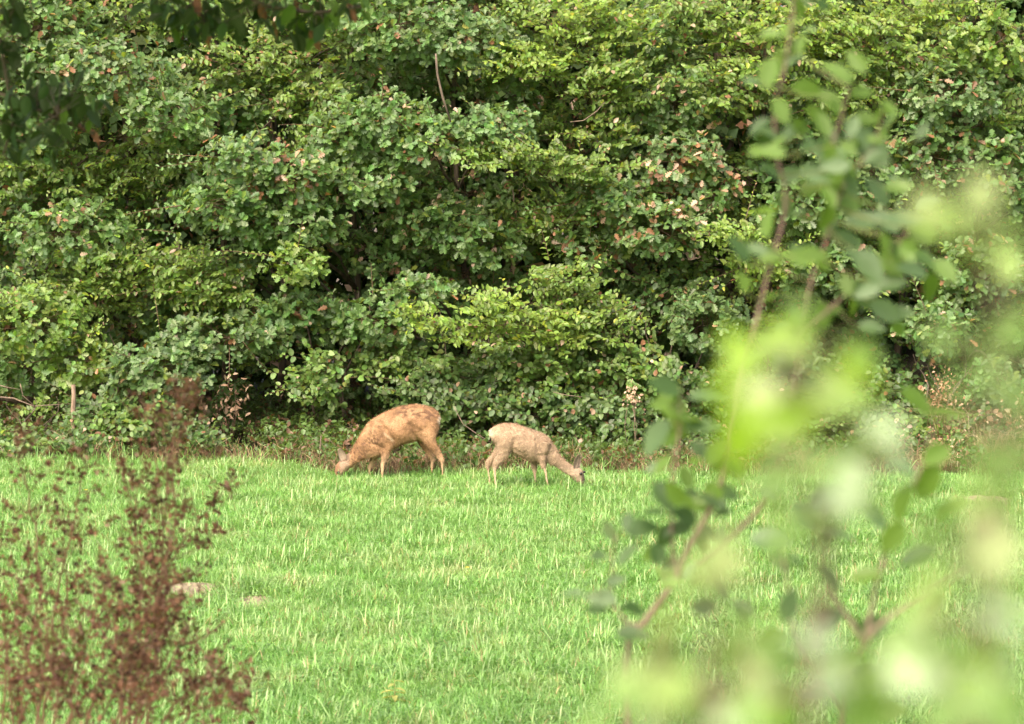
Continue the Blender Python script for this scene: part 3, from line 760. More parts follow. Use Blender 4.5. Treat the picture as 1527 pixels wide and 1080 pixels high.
def ppm(Y): return FPX/Y
GR = 'young trees and bushes forming the wood edge'
P = {}
def tree(key, px, Y, kind, h, label, cat='tree', name=None, thick=.04, stems=1):
    nm = name or {'oak': 'oak_tree', 'horn': 'hornbeam_tree', 'bramble': 'bramble_bush', 'hazel': 'hazel_bush'}[kind]
    P[key] = Plant(nm, px, Y, kind, h, label, cat, GR, thick, stems)
tree('o1', 40, 29.9, 'oak', 6.4, 'oak tree behind the thin pale post, its sprays reaching the top corner')
tree('o2', 330, 30.1, 'oak', 6.8, 'oak tree whose blue-green sprays hang over the dry dead leaves')
tree('o3', 520, 30.0, 'oak', 6.2, 'oak tree with a bright lobed spray pointing out beside the dark hollow')
tree('o4', 690, 29.8, 'oak', 6.6, 'oak tree straight above the ginger deer with a bare leaning stem')
tree('o5', 985, 29.9, 'oak', 6.3, 'oak tree speckled with many pinkish dead leaves')
tree('o6', 1215, 29.8, 'oak', 6.0, 'oak tree half hidden behind the two bare brown shrub stems')
tree('o7', 1440, 29.6, 'oak', 6.2, 'oak tree over the dry bank with sprays above the dark hole')
tree('h1', 190, 30.2, 'horn', 6.9, 'hornbeam with long drooping rows of oval leaves left of the dark hollow')
tree('h2', 415, 30.5, 'horn', 6.8, 'hornbeam high behind the hanging dark leaves of the near branch')
tree('h3', 850, 30.0, 'horn', 7.0, 'hornbeam with layered lime-green sprays above the grey-tan deer')
tree('h4', 1130, 29.9, 'horn', 6.6, 'hornbeam with one bright yellow-green spray arching over the dead oak leaves')
tree('h5', 1330, 30.1, 'horn', 6.9, 'hornbeam filling the top above the dark hole on the shrub side')
tree('h6', 760, 29.3, 'horn', 2.6, 'low hornbeam sapling pushing two yellow-green sprays out over the ginger deer', thick=.035)
tree('z1', 500, 29.0, 'hazel', 1.6, 'small light green bush behind the head of the ginger deer', 'bush', 'hazel_bush', .02, 3)
tree('b0', 60, 28.3, 'bramble', .6, 'low weedy bush at the frame edge under the pale dead branches', 'bush', None, .012, 4)
tree('b1', 215, 28.7, 'bramble', 1.2, 'bush of small leaves between the pale post and the dead leaves', 'bush', None, .02, 3)
tree('b2', 700, 28.5, 'bramble', 1.3, 'bramble between the two deer', 'bush', None, .02, 4)
tree('b3', 850, 28.5, 'bramble', 1.6, 'dense bramble straight behind the grey-tan deer', 'bush', None, .02, 4)
tree('b4', 985, 28.4, 'bramble', 1.4, 'bramble holding a clump of tan dead flowers beside the shrub leaves', 'bush', None, .02, 4)
tree('b5', 1130, 28.2, 'bramble', 1.2, 'bramble behind the brown shrub stems at the grass edge', 'bush', None, .02, 3)
tree('b6', 1420, 27.6, 'bramble', .8, 'low bramble creeping over the dry bank', 'bush', None, .015, 4)

# (plant, px, py, rx_px, rz_px, Y, style, tone, leaves, dead, size)
CL = [
 ('o1', 60, 40, 100, 60, 28.8, 'oak', 'oak', 620, .03), ('o1', 150, 110, 120, 60, 28.4, 'oak', 'oakblue', 800, .03), ('o1', 250, 175, 80, 45, 28.3, 'oak', 'oak', 420, .01),
 ('o1', 40, 190, 90, 60, 28.7, 'oak', 'oak', 500, .02), ('o1', 110, 345, 110, 50, 28.5, 'oak', 'oak', 620, .03), ('o1', 45, 480, 95, 55, 28.3, 'oak', 'oaklime', 560, .02), ('o1', 110, 530, 60, 50, 28.3, 'oak', 'oaklime', 300, .01),
 ('o2', 340, 500, 110, 35, 28.2, 'oak', 'oakblue', 620, .02), ('o2', 245, 545, 90, 45, 28.1, 'oak', 'oakblue', 560, .01), ('o2', 210, 590, 60, 30, 28.2, 'oak', 'oakblue', 250, .01),
 ('o2', 320, 280, 50, 40, 28.9, 'oak', 'oak', 240, .01),
 ('o3', 350, 235, 65, 40, 28.0, 'oak', 'oakblue', 330, .06), ('o3', 320, 305, 75, 35, 27.95, 'oak', 'oak', 420, .01), ('o3', 430, 260, 80, 50, 28.1, 'oak', 'oak', 520, .12),
 ('o3', 430, 330, 100, 40, 28.2, 'oak', 'oak', 600, .02), ('o3', 440, 392, 50, 34, 27.9, 'oak', 'oaklime', 210, .0), ('o3', 520, 200, 60, 60, 28.4, 'oak', 'oak', 380, .03), ('o3', 450, 465, 75, 26, 28.3, 'oak', 'oak', 330, .04),
 ('o4', 600, 40, 110, 60, 28.5, 'oak', 'oak', 740, .02), ('o4', 700, 60, 80, 45, 28.5, 'oak', 'oakblue', 460, .01), ('o4', 570, 175, 70, 45, 28.2, 'oak', 'oak', 420, .05), ('o4', 660, 205, 90, 40, 28.1, 'oak', 'oak', 560, .05),
 ('o4', 745, 185, 60, 36, 28.1, 'oak', 'oakblue', 320, .02), ('o4', 545, 270, 90, 40, 28.3, 'oak', 'oak', 520, .02), ('o4', 640, 320, 80, 40, 28.6, 'oak', 'oak', 420, .03), ('o4', 720, 360, 70, 40, 28.5, 'oak', 'oak', 380, .04), ('o4', 560, 480, 80, 36, 28.3, 'oak', 'oak', 420, .02), ('o4', 620, 430, 60, 26, 28.3, 'oak', 'oak', 240, .03),
 ('o5', 1010, 150, 70, 50, 28.6, 'oak', 'oak', 420, .08), ('o5', 1015, 240, 70, 50, 28.3, 'oak', 'oakblue', 460, .20), ('o5', 920, 300, 90, 32, 28.3, 'oak', 'oak', 520, .12), ('o5', 985, 340, 80, 42, 28.2, 'oak', 'oak', 500, .18),
 ('o5', 1060, 290, 50, 40, 28.4, 'oak', 'oak', 280, .16), ('o5', 880, 370, 60, 30, 28.5, 'oak', 'oak', 280, .10), ('o5', 1060, 480, 75, 45, 28.0, 'oak', 'oakblue', 430, .03), ('o5', 960, 60, 60, 40, 28.9, 'oak', 'oak', 300, .05),
 ('o6', 1200, 300, 80, 50, 28.5, 'oak', 'oak', 460, .04), ('o6', 1290, 260, 80, 50, 28.4, 'oak', 'oakblue', 460, .04), ('o6', 1250, 400, 90, 50, 28.6, 'oak', 'oak', 460, .03), ('o6', 1180, 560, 80, 40, 28.3, 'oak', 'oak', 380, .03), ('o6', 1200, 200, 80, 40, 28.8, 'oak', 'oak', 380, .02),
 ('o7', 1390, 230, 80, 55, 28.4, 'oak', 'oak', 480, .08), ('o7', 1420, 140, 80, 50, 28.3, 'oak', 'oakblue', 480, .04), ('o7', 1490, 60, 70, 50, 28.3, 'oak', 'oaklime', 400, .02), ('o7', 1395, 490, 60, 45, 27.6, 'oak', 'oak', 360, .03),
 ('o7', 1460, 400, 70, 55, 27.9, 'oak', 'oak', 420, .05), ('o7', 1500, 260, 50, 70, 28.2, 'oak', 'oak', 380, .05), ('o7', 1490, 570, 50, 40, 27.3, 'oak', 'oakblue', 240, .03),
 ('h1', 60, 270, 100, 45, 29.0, 'horn', 'horn', 620, .01), ('h1', 210, 400, 130, 38, 28.5, 'horn', 'horn', 900, .02), ('h1', 290, 430, 90, 36, 28.5, 'horn', 'horn', 560, .04), ('h1', 130, 440, 110, 34, 28.7, 'horn', 'horn', 640, .01), ('h1', 180, 260, 90, 40, 29.2, 'horn', 'horn', 520, .0),
 ('h1', 90, 610, 80, 16, 28.4, 'horn', 'horn', 90, .0),
 ('h2', 300, 20, 110, 40, 29.1, 'horn', 'horn', 700, .02), ('h2', 390, 95, 100, 46, 28.9, 'horn', 'horn', 720, .05), ('h2', 450, 150, 70, 50, 28.9, 'horn', 'horn', 460, .05), ('h2', 500, 60, 60, 40, 28.8, 'horn', 'horn', 360, .04),
 ('h3', 880, 35, 110, 50, 28.5, 'horn', 'hornlime', 900, .01), ('h3', 810, 95, 80, 30, 28.5, 'horn', 'hornlime', 560, .0), ('h3', 900, 120, 90, 45, 28.4, 'horn', 'horn', 760, .01), ('h3', 780, 235, 100, 22, 28.0, 'horn', 'horn', 560, .01),
 ('h3', 860, 255, 70, 20, 28.1, 'horn', 'horn', 380, .03), ('h3', 800, 20, 50, 40, 28.8, 'horn', 'horn', 360, .0), ('h3', 830, 330, 60, 24, 28.6, 'horn', 'horn', 280, .03), ('h3', 900, 200, 60, 24, 28.6, 'horn', 'horn', 300, .03),
 ('h4', 1150, 60, 100, 60, 28.6, 'horn', 'hornlime', 900, .02), ('h4', 1110, 130, 80, 45, 28.5, 'horn', 'horn', 620, .04), ('h4', 1100, 350, 55, 22, 27.7, 'horn', 'hornlime', 220, .0), ('h4', 1150, 390, 60, 36, 28.0, 'horn', 'hornlime', 400, .02), ('h4', 1060, 20, 60, 40, 28.7, 'horn', 'horn', 420, .03),
 ('h5', 1270, 50, 110, 60, 28.5, 'horn', 'hornlime', 950, .01), ('h5', 1360, 90, 90, 50, 28.6, 'horn', 'horn', 650, .02), ('h5', 1290, 150, 90, 45, 28.6, 'horn', 'horn', 640, .01), ('h5', 1370, 20, 90, 40, 28.8, 'horn', 'hornlime', 520, .01), ('h5', 1300, 340, 80, 40, 29.0, 'horn', 'horn', 420, .01), ('h5', 1500, 170, 60, 40, 28.7, 'horn', 'horn', 300, .01),
 ('h6', 790, 490, 90, 36, 27.8, 'horn', 'hornlime', 620, .01), ('h6', 690, 490, 70, 22, 27.6, 'horn', 'hornlime', 260, .02), ('h6', 740, 460, 60, 20, 27.6, 'horn', 'hornlime', 230, .0), ('h6', 870, 480, 80, 40, 28.0, 'horn', 'horn', 520, .01), ('h6', 830, 420, 60, 40, 28.0, 'horn', 'horn', 420, .01), ('h6', 630, 465, 36, 14, 27.6, 'horn', 'hornlime', 90, .0),
 ('z1', 480, 570, 50, 55, 28.2, 'hazel', 'hazel', 420, .04), ('z1', 560, 540, 60, 30, 28.5, 'hazel', 'hazel', 300, .03),
 ('b0', 40, 672, 60, 14, 27.6, 'hazel', 'hazel', 220, .08), ('b0', 110, 668, 50, 14, 27.6, 'hazel', 'bramble', 200, .05), ('b0', -10, 660, 40, 18, 27.9, 'hazel', 'bramble', 160, .05),
 ('b1', 200, 640, 80, 34, 28.0, 'hazel', 'hazel', 620, .02), ('b1', 270, 655, 60, 24, 27.9, 'hazel', 'bramble', 360, .03), ('b1', 130, 660, 50, 16, 27.9, 'hazel', 'bramble', 220, .04), ('b1', 150, 615, 50, 18, 28.1, 'hazel', 'bramble', 200, .02),
 ('b2', 690, 620, 60, 50, 27.9, 'hazel', 'bramble', 640, .03), ('b2', 640, 590, 60, 36, 28.3, 'hazel', 'bramble', 460, .02), ('b2', 720, 570, 70, 40, 28.2, 'hazel', 'bramble', 560, .02), ('b2', 640, 550, 60, 26, 28.5, 'hazel', 'hazel', 280, .02),
 ('b3', 830, 570, 80, 50, 28.0, 'hazel', 'hazel', 820, .02), ('b3', 800, 620, 70, 36, 27.8, 'hazel', 'bramble', 620, .02), ('b3', 880, 630, 70, 44, 27.8, 'hazel', 'bramble', 760, .02), ('b3', 780, 540, 60, 36, 28.3, 'hazel', 'hazel', 460, .02), ('b3', 860, 675, 70, 20, 27.7, 'hazel', 'bramble', 300, .05),
 ('b4', 960, 560, 70, 44, 28.0, 'hazel', 'hazel', 640, .04), ('b4', 960, 640, 60, 40, 27.8, 'hazel', 'bramble', 560, .03), ('b4', 1020, 600, 60, 40, 27.9, 'hazel', 'bramble', 520, .03), ('b4', 900, 540, 60, 30, 28.2, 'hazel', 'bramble', 380, .04), ('b4', 950, 685, 50, 16, 27.5, 'hazel', 'hazel', 190, .06), ('b4', 1000, 430, 60, 30, 28.6, 'hazel', 'bramble', 300, .03), ('b4', 960, 470, 70, 34, 28.7, 'hazel', 'bramble', 340, .05),
 ('b5', 1110, 580, 60, 40, 27.9, 'hazel', 'bramble', 460, .03), ('b5', 1160, 650, 60, 36, 27.5, 'hazel', 'hazel', 420, .03), ('b5', 1080, 660, 50, 30, 27.6, 'hazel', 'bramble', 320, .05), ('b5', 1250, 620, 60, 40, 27.7, 'hazel', 'bramble', 420, .02), ('b5', 1290, 660, 50, 30, 27.3, 'hazel', 'bramble', 300, .02), ('b5', 1310, 590, 50, 36, 27.8, 'hazel', 'bramble', 260, .02),
 ('b6', 1400, 665, 60, 22, 26.9, 'hazel', 'hazel', 330, .12), ('b6', 1460, 640, 50, 22, 27.1, 'hazel', 'bramble', 240, .12), ('b6', 1370, 640, 40, 20, 27.1, 'hazel', 'hazel', 180, .10),
]
for (k, px, py, rx, rz, Y, st, tone, n, dead) in CL:
    c = at(px, py, Y); s_ = ppm(Y)
    P[k].clump(c, rx/s_, rz/s_, .32, int(n*1.6), st, tone, 1.0, dead)

# deeper, thinner masses fill the wall between the sprays and carry it past the frame
HOLES = [(300, 340, 50, 40), (640, 150, 60, 26), (705, 235, 34, 30), (905, 190, 40, 22), (400, 620, 90, 60), (560, 420, 60, 30), (40, 600, 70, 40), (1350, 560, 60, 60), (1345, 250, 30, 30), (480, 690, 120, 40), (520, 640, 80, 50), (430, 560, 60, 40), (940, 400, 60, 30), (520, 260, 40, 24), (1340, 430, 40, 30)]
def hole(px, py): return any(((px-a)/b)**2+((py-c)/d)**2 < 1 for a, c, b, d in HOLES)
keys = [k for k in P if k[0] in 'oh' and k != 'h6']
for j, py in enumerate(range(-330, 640, 62)):
    for i, px in enumerate(range(-190, 1760, 88)):
        x_ = px+random.uniform(-34, 34)+(44 if j % 2 else 0); y_ = py+random.uniform(-24, 24)
        if hole(x_, y_): continue
        Y = random.uniform(29.0, 29.9) if y_ > -20 else random.uniform(28.7, 29.9)
        k = min(keys, key=lambda q: abs(P[q].px-x_)+random.uniform(0, 110))
        c = at(x_, y_, Y)
        if c.z > P[k].base.z+P[k].h+.2: continue
        vis = -40 < x_ < 1570 and y_ > -40
        P[k].clump(c, 72/ppm(Y), 48/ppm(Y), .45, 430 if vis else 170, None, None, 1.0 if vis else 1.25, .03, branch=(j % 3 == 0))
NL = {'o': 170, 'h': 150, 'b': 110, 'z': 80}
for k, p in P.items(): p.finish(NL[k[0]])

# the wood behind: bigger trees, coarse dark leaves, so that no sky shows through
wood = [(-7.6, 31.9, 8.4, 'tall tree deep in the wood at the end beyond the pale post'), (-5.0, 32.4, 9.0, 'tall shaded tree in the wood behind the pale post'), (-2.6, 31.9, 8.6, 'tall shaded tree in the dark wood behind the ginger deer'),
        (-.1, 32.5, 9.2, 'tall shaded tree in the wood between the two deer'), (2.4, 31.9, 8.7, 'tall shaded tree in the wood behind the dead oak leaves'), (4.9, 32.4, 9.0, 'tall shaded tree in the wood behind the dry bank'), (7.5, 31.9, 8.3, 'tall tree deep in the wood beyond the end of the dry bank')]
wood += [(-6.4, 33.8, 9.2, 'back tree of the wood, second row, beyond the pale post'), (-3.8, 34.1, 9.6, 'back tree of the wood, second row, behind the withered sapling'), (-1.3, 33.8, 9.4, 'back tree of the wood, second row, behind the dark hollow'),
        (1.2, 34.1, 9.7, 'back tree of the wood, second row, behind the lime-green hornbeam'), (3.7, 33.8, 9.3, 'back tree of the wood, second row, behind the shrub stems'), (6.3, 34.1, 9.5, 'back tree of the wood, second row, beyond the dry bank')]
for (x, y, h, lab) in wood:
    px = 763.5+FPX*x/y
    t = Plant('woodland_tree', px, y, 'horn', h, lab, 'tree', 'tall trees of the wood behind the edge', .13)
    z = 1.2
    while z < h:
        t.clump(Vector((x+random.uniform(-1.5, 1.5), y+random.uniform(-.5, .5), z)), .6, .3, .4, 60, 'horn', 'bramble', 2.0, .04)
        z += .7
    n = 12500; pos = np.stack([x+R.normal(0, 1.15, n), y+R.uniform(-.7, .9, n), t.base.z+.1+R.uniform(0, 1, n)**.9*(h+.2)], 1)
    d = nrmz(R.normal(size=(n, 3))+np.array([0, -.2, -.3])); nn = nrmz(R.normal(size=(n, 3))+np.array([0, -.5, .4]))
    t.rec(pos, d, nn, R.uniform(.13, .22, n), np.array(TONES['bramble'])*.8, .10, 'oval')
    t.finish(0, M_FAR, coarse=True)

# ------------------------------------------------------------------ small things at the wood edge
def stick(name, label, cat, pts, rad, mat, group=None, k=6, forks=()):
    if cat != 'post': rad = [q*.7 for q in rad]; forks = [(f, [q*.7 for q in fr]) for f, fr in forks]
    g = Geo(); g.tube(pts, rad, (.4, .3, .2), k)
    for f, fr in forks: g.tube(f, fr, (.4, .3, .2), k)
    o = link(name, g.mesh(name, mat, True)); tag(o, label, cat, group); return o
def path(l, Y): return [at(a, b, Y if len(l[0]) == 2 else c[0]) for a, b, *c in l]
g0 = at(109, 662, 27.9); zb = ground_z(g0.x, 27.9)
pp = [Vector((g0.x, 27.9, zb-.05)), at(109.5, 640, 27.9), at(109, 610, 27.9), at(110, 588, 27.9), at(109, 574, 27.9)]
stick('wooden_post', 'thin pale wooden post at the wood edge on the far side of the brown plants', 'post', pp, [.023, .022, .024, .021, .02], M_POST, k=8)
DG = 'pale dead sticks at the wood edge'
stick('dead_branch', 'long pale dead branch reaching sideways across to the wooden post', 'dead branch', path([(-30, 590), (20, 594), (50, 606), (108, 602)], 28.0), [.014, .011, .009, .006], M_DEAD, DG, 5,
      [(path([(30, 572), (34, 590), (52, 606)], 27.95), [.006, .006, .007])])
stick('dead_branch', 'pale dead branch sloping down above the one that touches the post', 'dead branch', path([(-20, 570), (12, 578), (30, 581)], 27.9), [.010, .007, .004], M_DEAD, DG, 5)
stick('dead_branch', 'forked upright pale stalk next to the ginger deer\'s ear', 'dead branch', path([(478, 702), (477, 670), (479, 650), (486, 640)], 26.9), [.012, .010, .008, .004], M_DEAD, DG, 5,
      [(path([(478, 665), (490, 654), (502, 668)], 26.9), [.006, .005, .003]), (path([(478, 660), (468, 655), (462, 650)], 26.9), [.005, .004, .003])])
stick('dead_branch', 'thin straight reddish stalk just behind the ginger deer\'s neck', 'dead branch', path([(518, 705), (518, 660), (519, 640)], 27.3), [.004, .003, .002], M_DEAD, DG, 4)
stick('dead_branch', 'pale twig leaning up under the belly of the ginger deer', 'dead branch', path([(592, 705), (606, 682), (615, 668)], 27.2), [.006, .005, .003], M_DEAD, DG, 4,
      [(path([(600, 694), (612, 690), (622, 688)], 27.2), [.004, .003, .002])])
stick('dead_branch', 'long bare twig sloping down to the grey-tan deer\'s rump', 'dead branch', path([(676, 605), (690, 632), (712, 648), (735, 662)], 27.3), [.004, .006, .007, .008], M_DEAD, DG, 5)
stick('dead_branch', 'broken twigs on the ground ahead of the grey-tan deer', 'dead branch', path([(872, 676), (885, 690), (893, 697)], 26.7), [.006, .006, .005], M_DEAD, DG, 5,
      [(path([(893, 697), (905, 685), (925, 676)], 26.8), [.006, .005, .004]), (path([(900, 700), (930, 692), (960, 690)], 26.8), [.008, .006, .004])])
stick('dead_branch', 'smooth pale bare stick lying level in the bramble above the grey-tan deer', 'dead branch', path([(825, 585), (848, 590), (868, 592)], 27.4), [.005, .006, .005], M_DEAD, DG, 5)
stick('bare_stem', 'bare leaning grey-brown stem in the dark gap of the oak', 'dead branch', path([(650, 80), (652, 110), (660, 145), (672, 182)], 27.95), [.015, .017, .018, .014], M_BARK, DG, 6)
stick('dead_branch', 'thin arching bare twig below the dark gap over the speckled oak', 'dead branch', path([(850, 182), (870, 180), (890, 166), (902, 152)], 27.9), [.005, .006, .006, .004], M_DEAD, DG, 5)

def dead_cluster(name, label, cat, px, py, rx, rz, Y, n, cols, stems, size=.05, tp=None):
    c = at(px, py, Y); gz = ground_z(c.x, c.y); b = Vector((c.x, c.y, gz)); root = empty(name, b); tag(root, label, cat)
    s_ = ppm(Y); g = Geo()
    ends = []
    for i in range(stems):
        e = c+Vector((R.normal()*rx/s_*.5, R.normal()*.1, R.uniform(-.6, 1)*rz/s_)); ends.append(e)
        g.tube([b+Vector((R.normal()*.04, R.normal()*.03, 0)), b.lerp(e, .5)+Vector((R.normal()*.03, 0, .05)), e], [.004, .003, .0015], np.array(cols[0])*.35, 4)
    o = link('stem', g.mesh('stem', M_DRY), root); o.location = -b
    pos = []; 
    for i in range(n):
        e = ends[R.integers(len(ends))]; pos.append([e.x+R.normal()*rx/s_*.35, e.y+R.normal()*.08, e.z+R.normal()*rz/s_*.28])
    pos = np.array(pos); d = nrmz(R.normal(size=(n, 3))+np.array([0, 0, -.5])); nn = nrmz(R.normal(size=(n, 3))+np.array([0, -.6, .2]))
    X, Y_, Z = frames(d, nn); cc = np.array(cols)[R.integers(0, len(cols), n)]*R.uniform(.7, 1.3, (n, 1))
    g = Geo(); g.leaves((tp or ROUND)[1], pos, X, Y_, Z, R.uniform(.6, 1.3, n)*size, cc, .8)
    o = link('foliage', g.mesh('dead_leaves', M_DRY), root); o.location = -b; tag(o, kind='stuff')
BR = [(.34, .19, .12), (.26, .13, .08), (.42, .28, .19)]
dead_cluster('dead_sapling', 'withered sapling with limp tan dead leaves in the dark under the blue-green oak', 'dead plant', 338, 612, 40, 40, 28.2, 130, [(.26, .17, .11), (.20, .12, .08), (.34, .24, .17)], 9, .06, OVAL)
dead_cluster('dead_flower', 'clump of tan dead flower heads in the bramble beside the shrub leaves', 'dead plant', 943, 595, 12, 16, 27.2, 90, [(.55, .40, .28), (.45, .30, .2)], 4, .03)
dead_cluster('dead_weed', 'rusty brown withered weed on top of the dry bank', 'dead plant', 1403, 590, 28, 36, 26.7, 260, BR, 8, .03)
dead_cluster('dead_weed', 'brown withered stalks at the foot of the dry bank beside the pinkish earth', 'dead plant', 1420, 672, 60, 34, 26.5, 330, BR+[(.5, .38, .25)], 22, .024)
dead_cluster('dead_weed', 'brown dead weeds at the corner of the frame over the dry bank', 'dead plant', 1505, 640, 40, 40, 26.9, 260, BR+[(.5, .38, .25)], 16, .026)

# pale withered grass hanging over the right-hand bank
def dry_tussock(label, px, py, Y, n, hgt):
    c = at(px, py, Y); b = Vector((c.x, Y, ground_z(c.x, Y))); g = Geo()
    for i in range(n):
        o_ = Vector((R.normal()*.16, R.normal()*.1, 0)); h = hgt*R.uniform(.5, 1.2); d = R.uniform(0, 6.28); l = h*R.uniform(.2, .8)
        col = np.array(random.choice([(.45, .36, .22), (.36, .26, .15), (.26, .30, .12), (.5, .42, .28)]))*R.uniform(.7, 1.2)
        p0 = o_; p1 = o_+Vector((math.cos(d)*l*.4, math.sin(d)*l*.4, h*.75)); p2 = o_+Vector((math.cos(d)*l, math.sin(d)*l, h*.8))
        g.tube([p0, p1, p2], [.003, .0022, .001], col, 3)
    o = link('dry_tussock', g.mesh('dry_tussock', M_DRY)); o.location = b; tag(o, label, 'dry grass', 'tussocks of dry grass on the bank')
for lab, a in (('dry grass tussock just left of the rusty weed', (1345, 650, 26.7, 110, .32)), ('dry grass tussock beside the dark hole, tallest of the bank', (1450, 640, 27.0, 160, .5)),
               ('dry grass tussock in the corner behind the pinkish earth', (1500, 665, 26.6, 150, .42)), ('dry grass tussock closest to the meadow below the bank', (1390, 690, 26.2, 110, .26))):
    dry_tussock(lab, *a)

# ------------------------------------------------------------------ brown dry seed plants in front (left)
def seed_plant(label, stems, Y, spread, col_shift=1.0, seed=1, dens=1.0):
    """stems: list of polylines of photo pixels from low to high"""
    r = np.random.default_rng(seed); b0 = at(stems[0][0][0], stems[0][0][1], Y)
    base = Vector((b0.x, Y, ground_z(b0.x, Y))); root = empty('dried_plant', base)
    tag(root, label, 'dried plant', 'brown dried seed plants before the meadow')
    seeds = Geo(); sp_ = []; 
    def dress(pts, k0, dn, spd):
        for i in range(len(pts)-1):
            A, B = pts[i], pts[i+1]; L_ = (B-A).length; t = (i/(len(pts)-1)); m = int(L_*dn*(.35+t))
            if t < k0: m = int(m*.25)
            for q in range(int(m/5+r.uniform())):
                p = A.lerp(B, r.uniform()); cx = [p.x+r.normal()*spd*1.6, p.y+r.normal()*spd*1.4, p.z+r.normal()*spd]
                for w_ in range(int(r.integers(3, 12))): sp_.append([cx[0]+r.normal()*.007, cx[1]+r.normal()*.007, cx[2]+r.normal()*.009])
    for st in stems:
        dy = r.uniform(-.25, .25); P3 = [at(a, b, Y+dy) for a, b in st]
        root_pt = Vector((base.x+(P3[0].x-base.x)*.8+r.normal()*.03, Y+dy*.6, base.z)); pts = [root_pt]+P3
        # refine
        fine = []
        for i in range(len(pts)-1):
            for k in range(4): fine.append(pts[i].lerp(pts[i+1], k/4)+Vector((r.normal()*.004, r.normal()*.004, 0)))
        fine.append(pts[-1]); n = len(fine); g = Geo()
        g.tube(fine, [.0045*(1-.75*i/n) for i in range(n)], (.26, .14, .09), 5)
        # side twigs
        for i in range(5, n-1):
            for _ in range(2 if r.uniform() < .75*dens else 0):
                d = Vector((r.normal()*.9+r.choice([-1, 1])*.7, r.normal()*.6, .9)).normalized(); L_ = r.uniform(.08, .24)*(1.2-.8*i/n)
                e = fine[i]+d*L_; m_ = fine[i].lerp(e, .5)+Vector((d.x*.01, 0, -.01)); g.tube([fine[i], m_, e], [.0018, .0014, .0009], (.24, .13, .085), 3)
                dress([fine[i], m_, e], 0, 140*dens, .008)
        o = link('stem', g.mesh('stem', M_DRY), root); o.location = -base
        dress(fine, .35, 150*dens, .012)
    pos = np.array(sp_); n = len(pos); d = nrmz(r.normal(size=(n, 3))+np.array([0, 0, .3])); nn = nrmz(r.normal(size=(n, 3)))
    X, Yv, Z = frames(d, nn)
    pal = np.array([(.17, .078, .045), (.24, .125, .075), (.09, .042, .03), (.34, .21, .15), (.14, .16, .04)])
    cc = pal[r.choice(5, n, p=[.34, .26, .2, .1, .1])]*r.uniform(.6, 1.35, (n, 1))
    for v in range(2):
        m = np.arange(n) % 2 == v; seeds.leaves(ROUND[v], pos[m], X[m], Yv[m], Z[m], r.uniform(.008, .019, m.sum()), cc[m], .9)
    # a few pale fluffy seed heads at the tips
    o = link('seed_head', seeds.mesh('seed_head', M_DRY), root); o.location = -base; tag(o, kind='stuff')
    return root
seed_plant('tallest brown dried plant, its plume rising over the dark foot of the trees',
  [[(190, 1080), (215, 960), (245, 860), (262, 760), (258, 680), (262, 620), (268, 555)],
   [(180, 1080), (200, 960), (212, 860), (200, 780), (205, 740), (196, 690)],
   [(200, 1080), (225, 970), (240, 870), (235, 740), (232, 660), (228, 590)],
   [(205, 1090), (230, 1000), (240, 880), (250, 700), (285, 610), (280, 590)],
   [(200, 1080), (235, 960), (250, 850), (285, 790), (330, 740), (352, 700)]], 8.2, .02, seed=2, dens=1.1)
seed_plant('brown dried plant at the frame edge with one thin tip rising to the bushes',
  [[(30, 1100), (40, 980), (60, 880), (52, 780), (40, 720), (28, 690), (22, 640)],
   [(20, 1100), (10, 960), (-5, 850), (5, 780)],
   [(50, 1100), (70, 980), (90, 860), (110, 780), (118, 720), (135, 680)],
   [(0, 1100), (15, 960), (30, 880), (55, 820)],
   [(60, 1100), (80, 1000), (100, 900), (98, 820), (92, 770)]], 8.5, .02, seed=3, dens=.9)
seed_plant('brown dried plant bending low beside the pale soil mound',
  [[(210, 1100), (240, 1020), (265, 960), (290, 960), (330, 1000), (372, 1040)],
   [(230, 1100), (260, 1050), (300, 1010), (350, 1030), (385, 1075)],
   [(180, 1100), (200, 1020), (235, 950), (262, 900), (275, 880)],
   [(170, 1100), (180, 1030), (190, 960), (225, 910), (248, 850)],
   [(250, 1110), (290, 1060), (330, 1050), (365, 1060)]], 7.8, .02, seed=4, dens=.85)
seed_plant('bushiest brown dried plant, low in the corner of the frame',
  [[(100, 1100), (110, 1020), (130, 950), (150, 900), (165, 850)], [(80, 1100), (85, 1020), (60, 940), (30, 890)],
   [(120, 1110), (140, 1030), (170, 970), (175, 900), (160, 840)], [(60, 1110), (50, 1040), (20, 990), (-10, 960)], [(140, 1110), (165, 1040), (190, 1000), (200, 940)], [(20, 1100), (40, 1050), (90, 1000), (120, 930)], [(150, 1110), (200, 1060), (250, 1030)], [(90, 1100), (110, 1060), (60, 1000), (70, 930)]], 7.4, .02, seed=9, dens=.8)

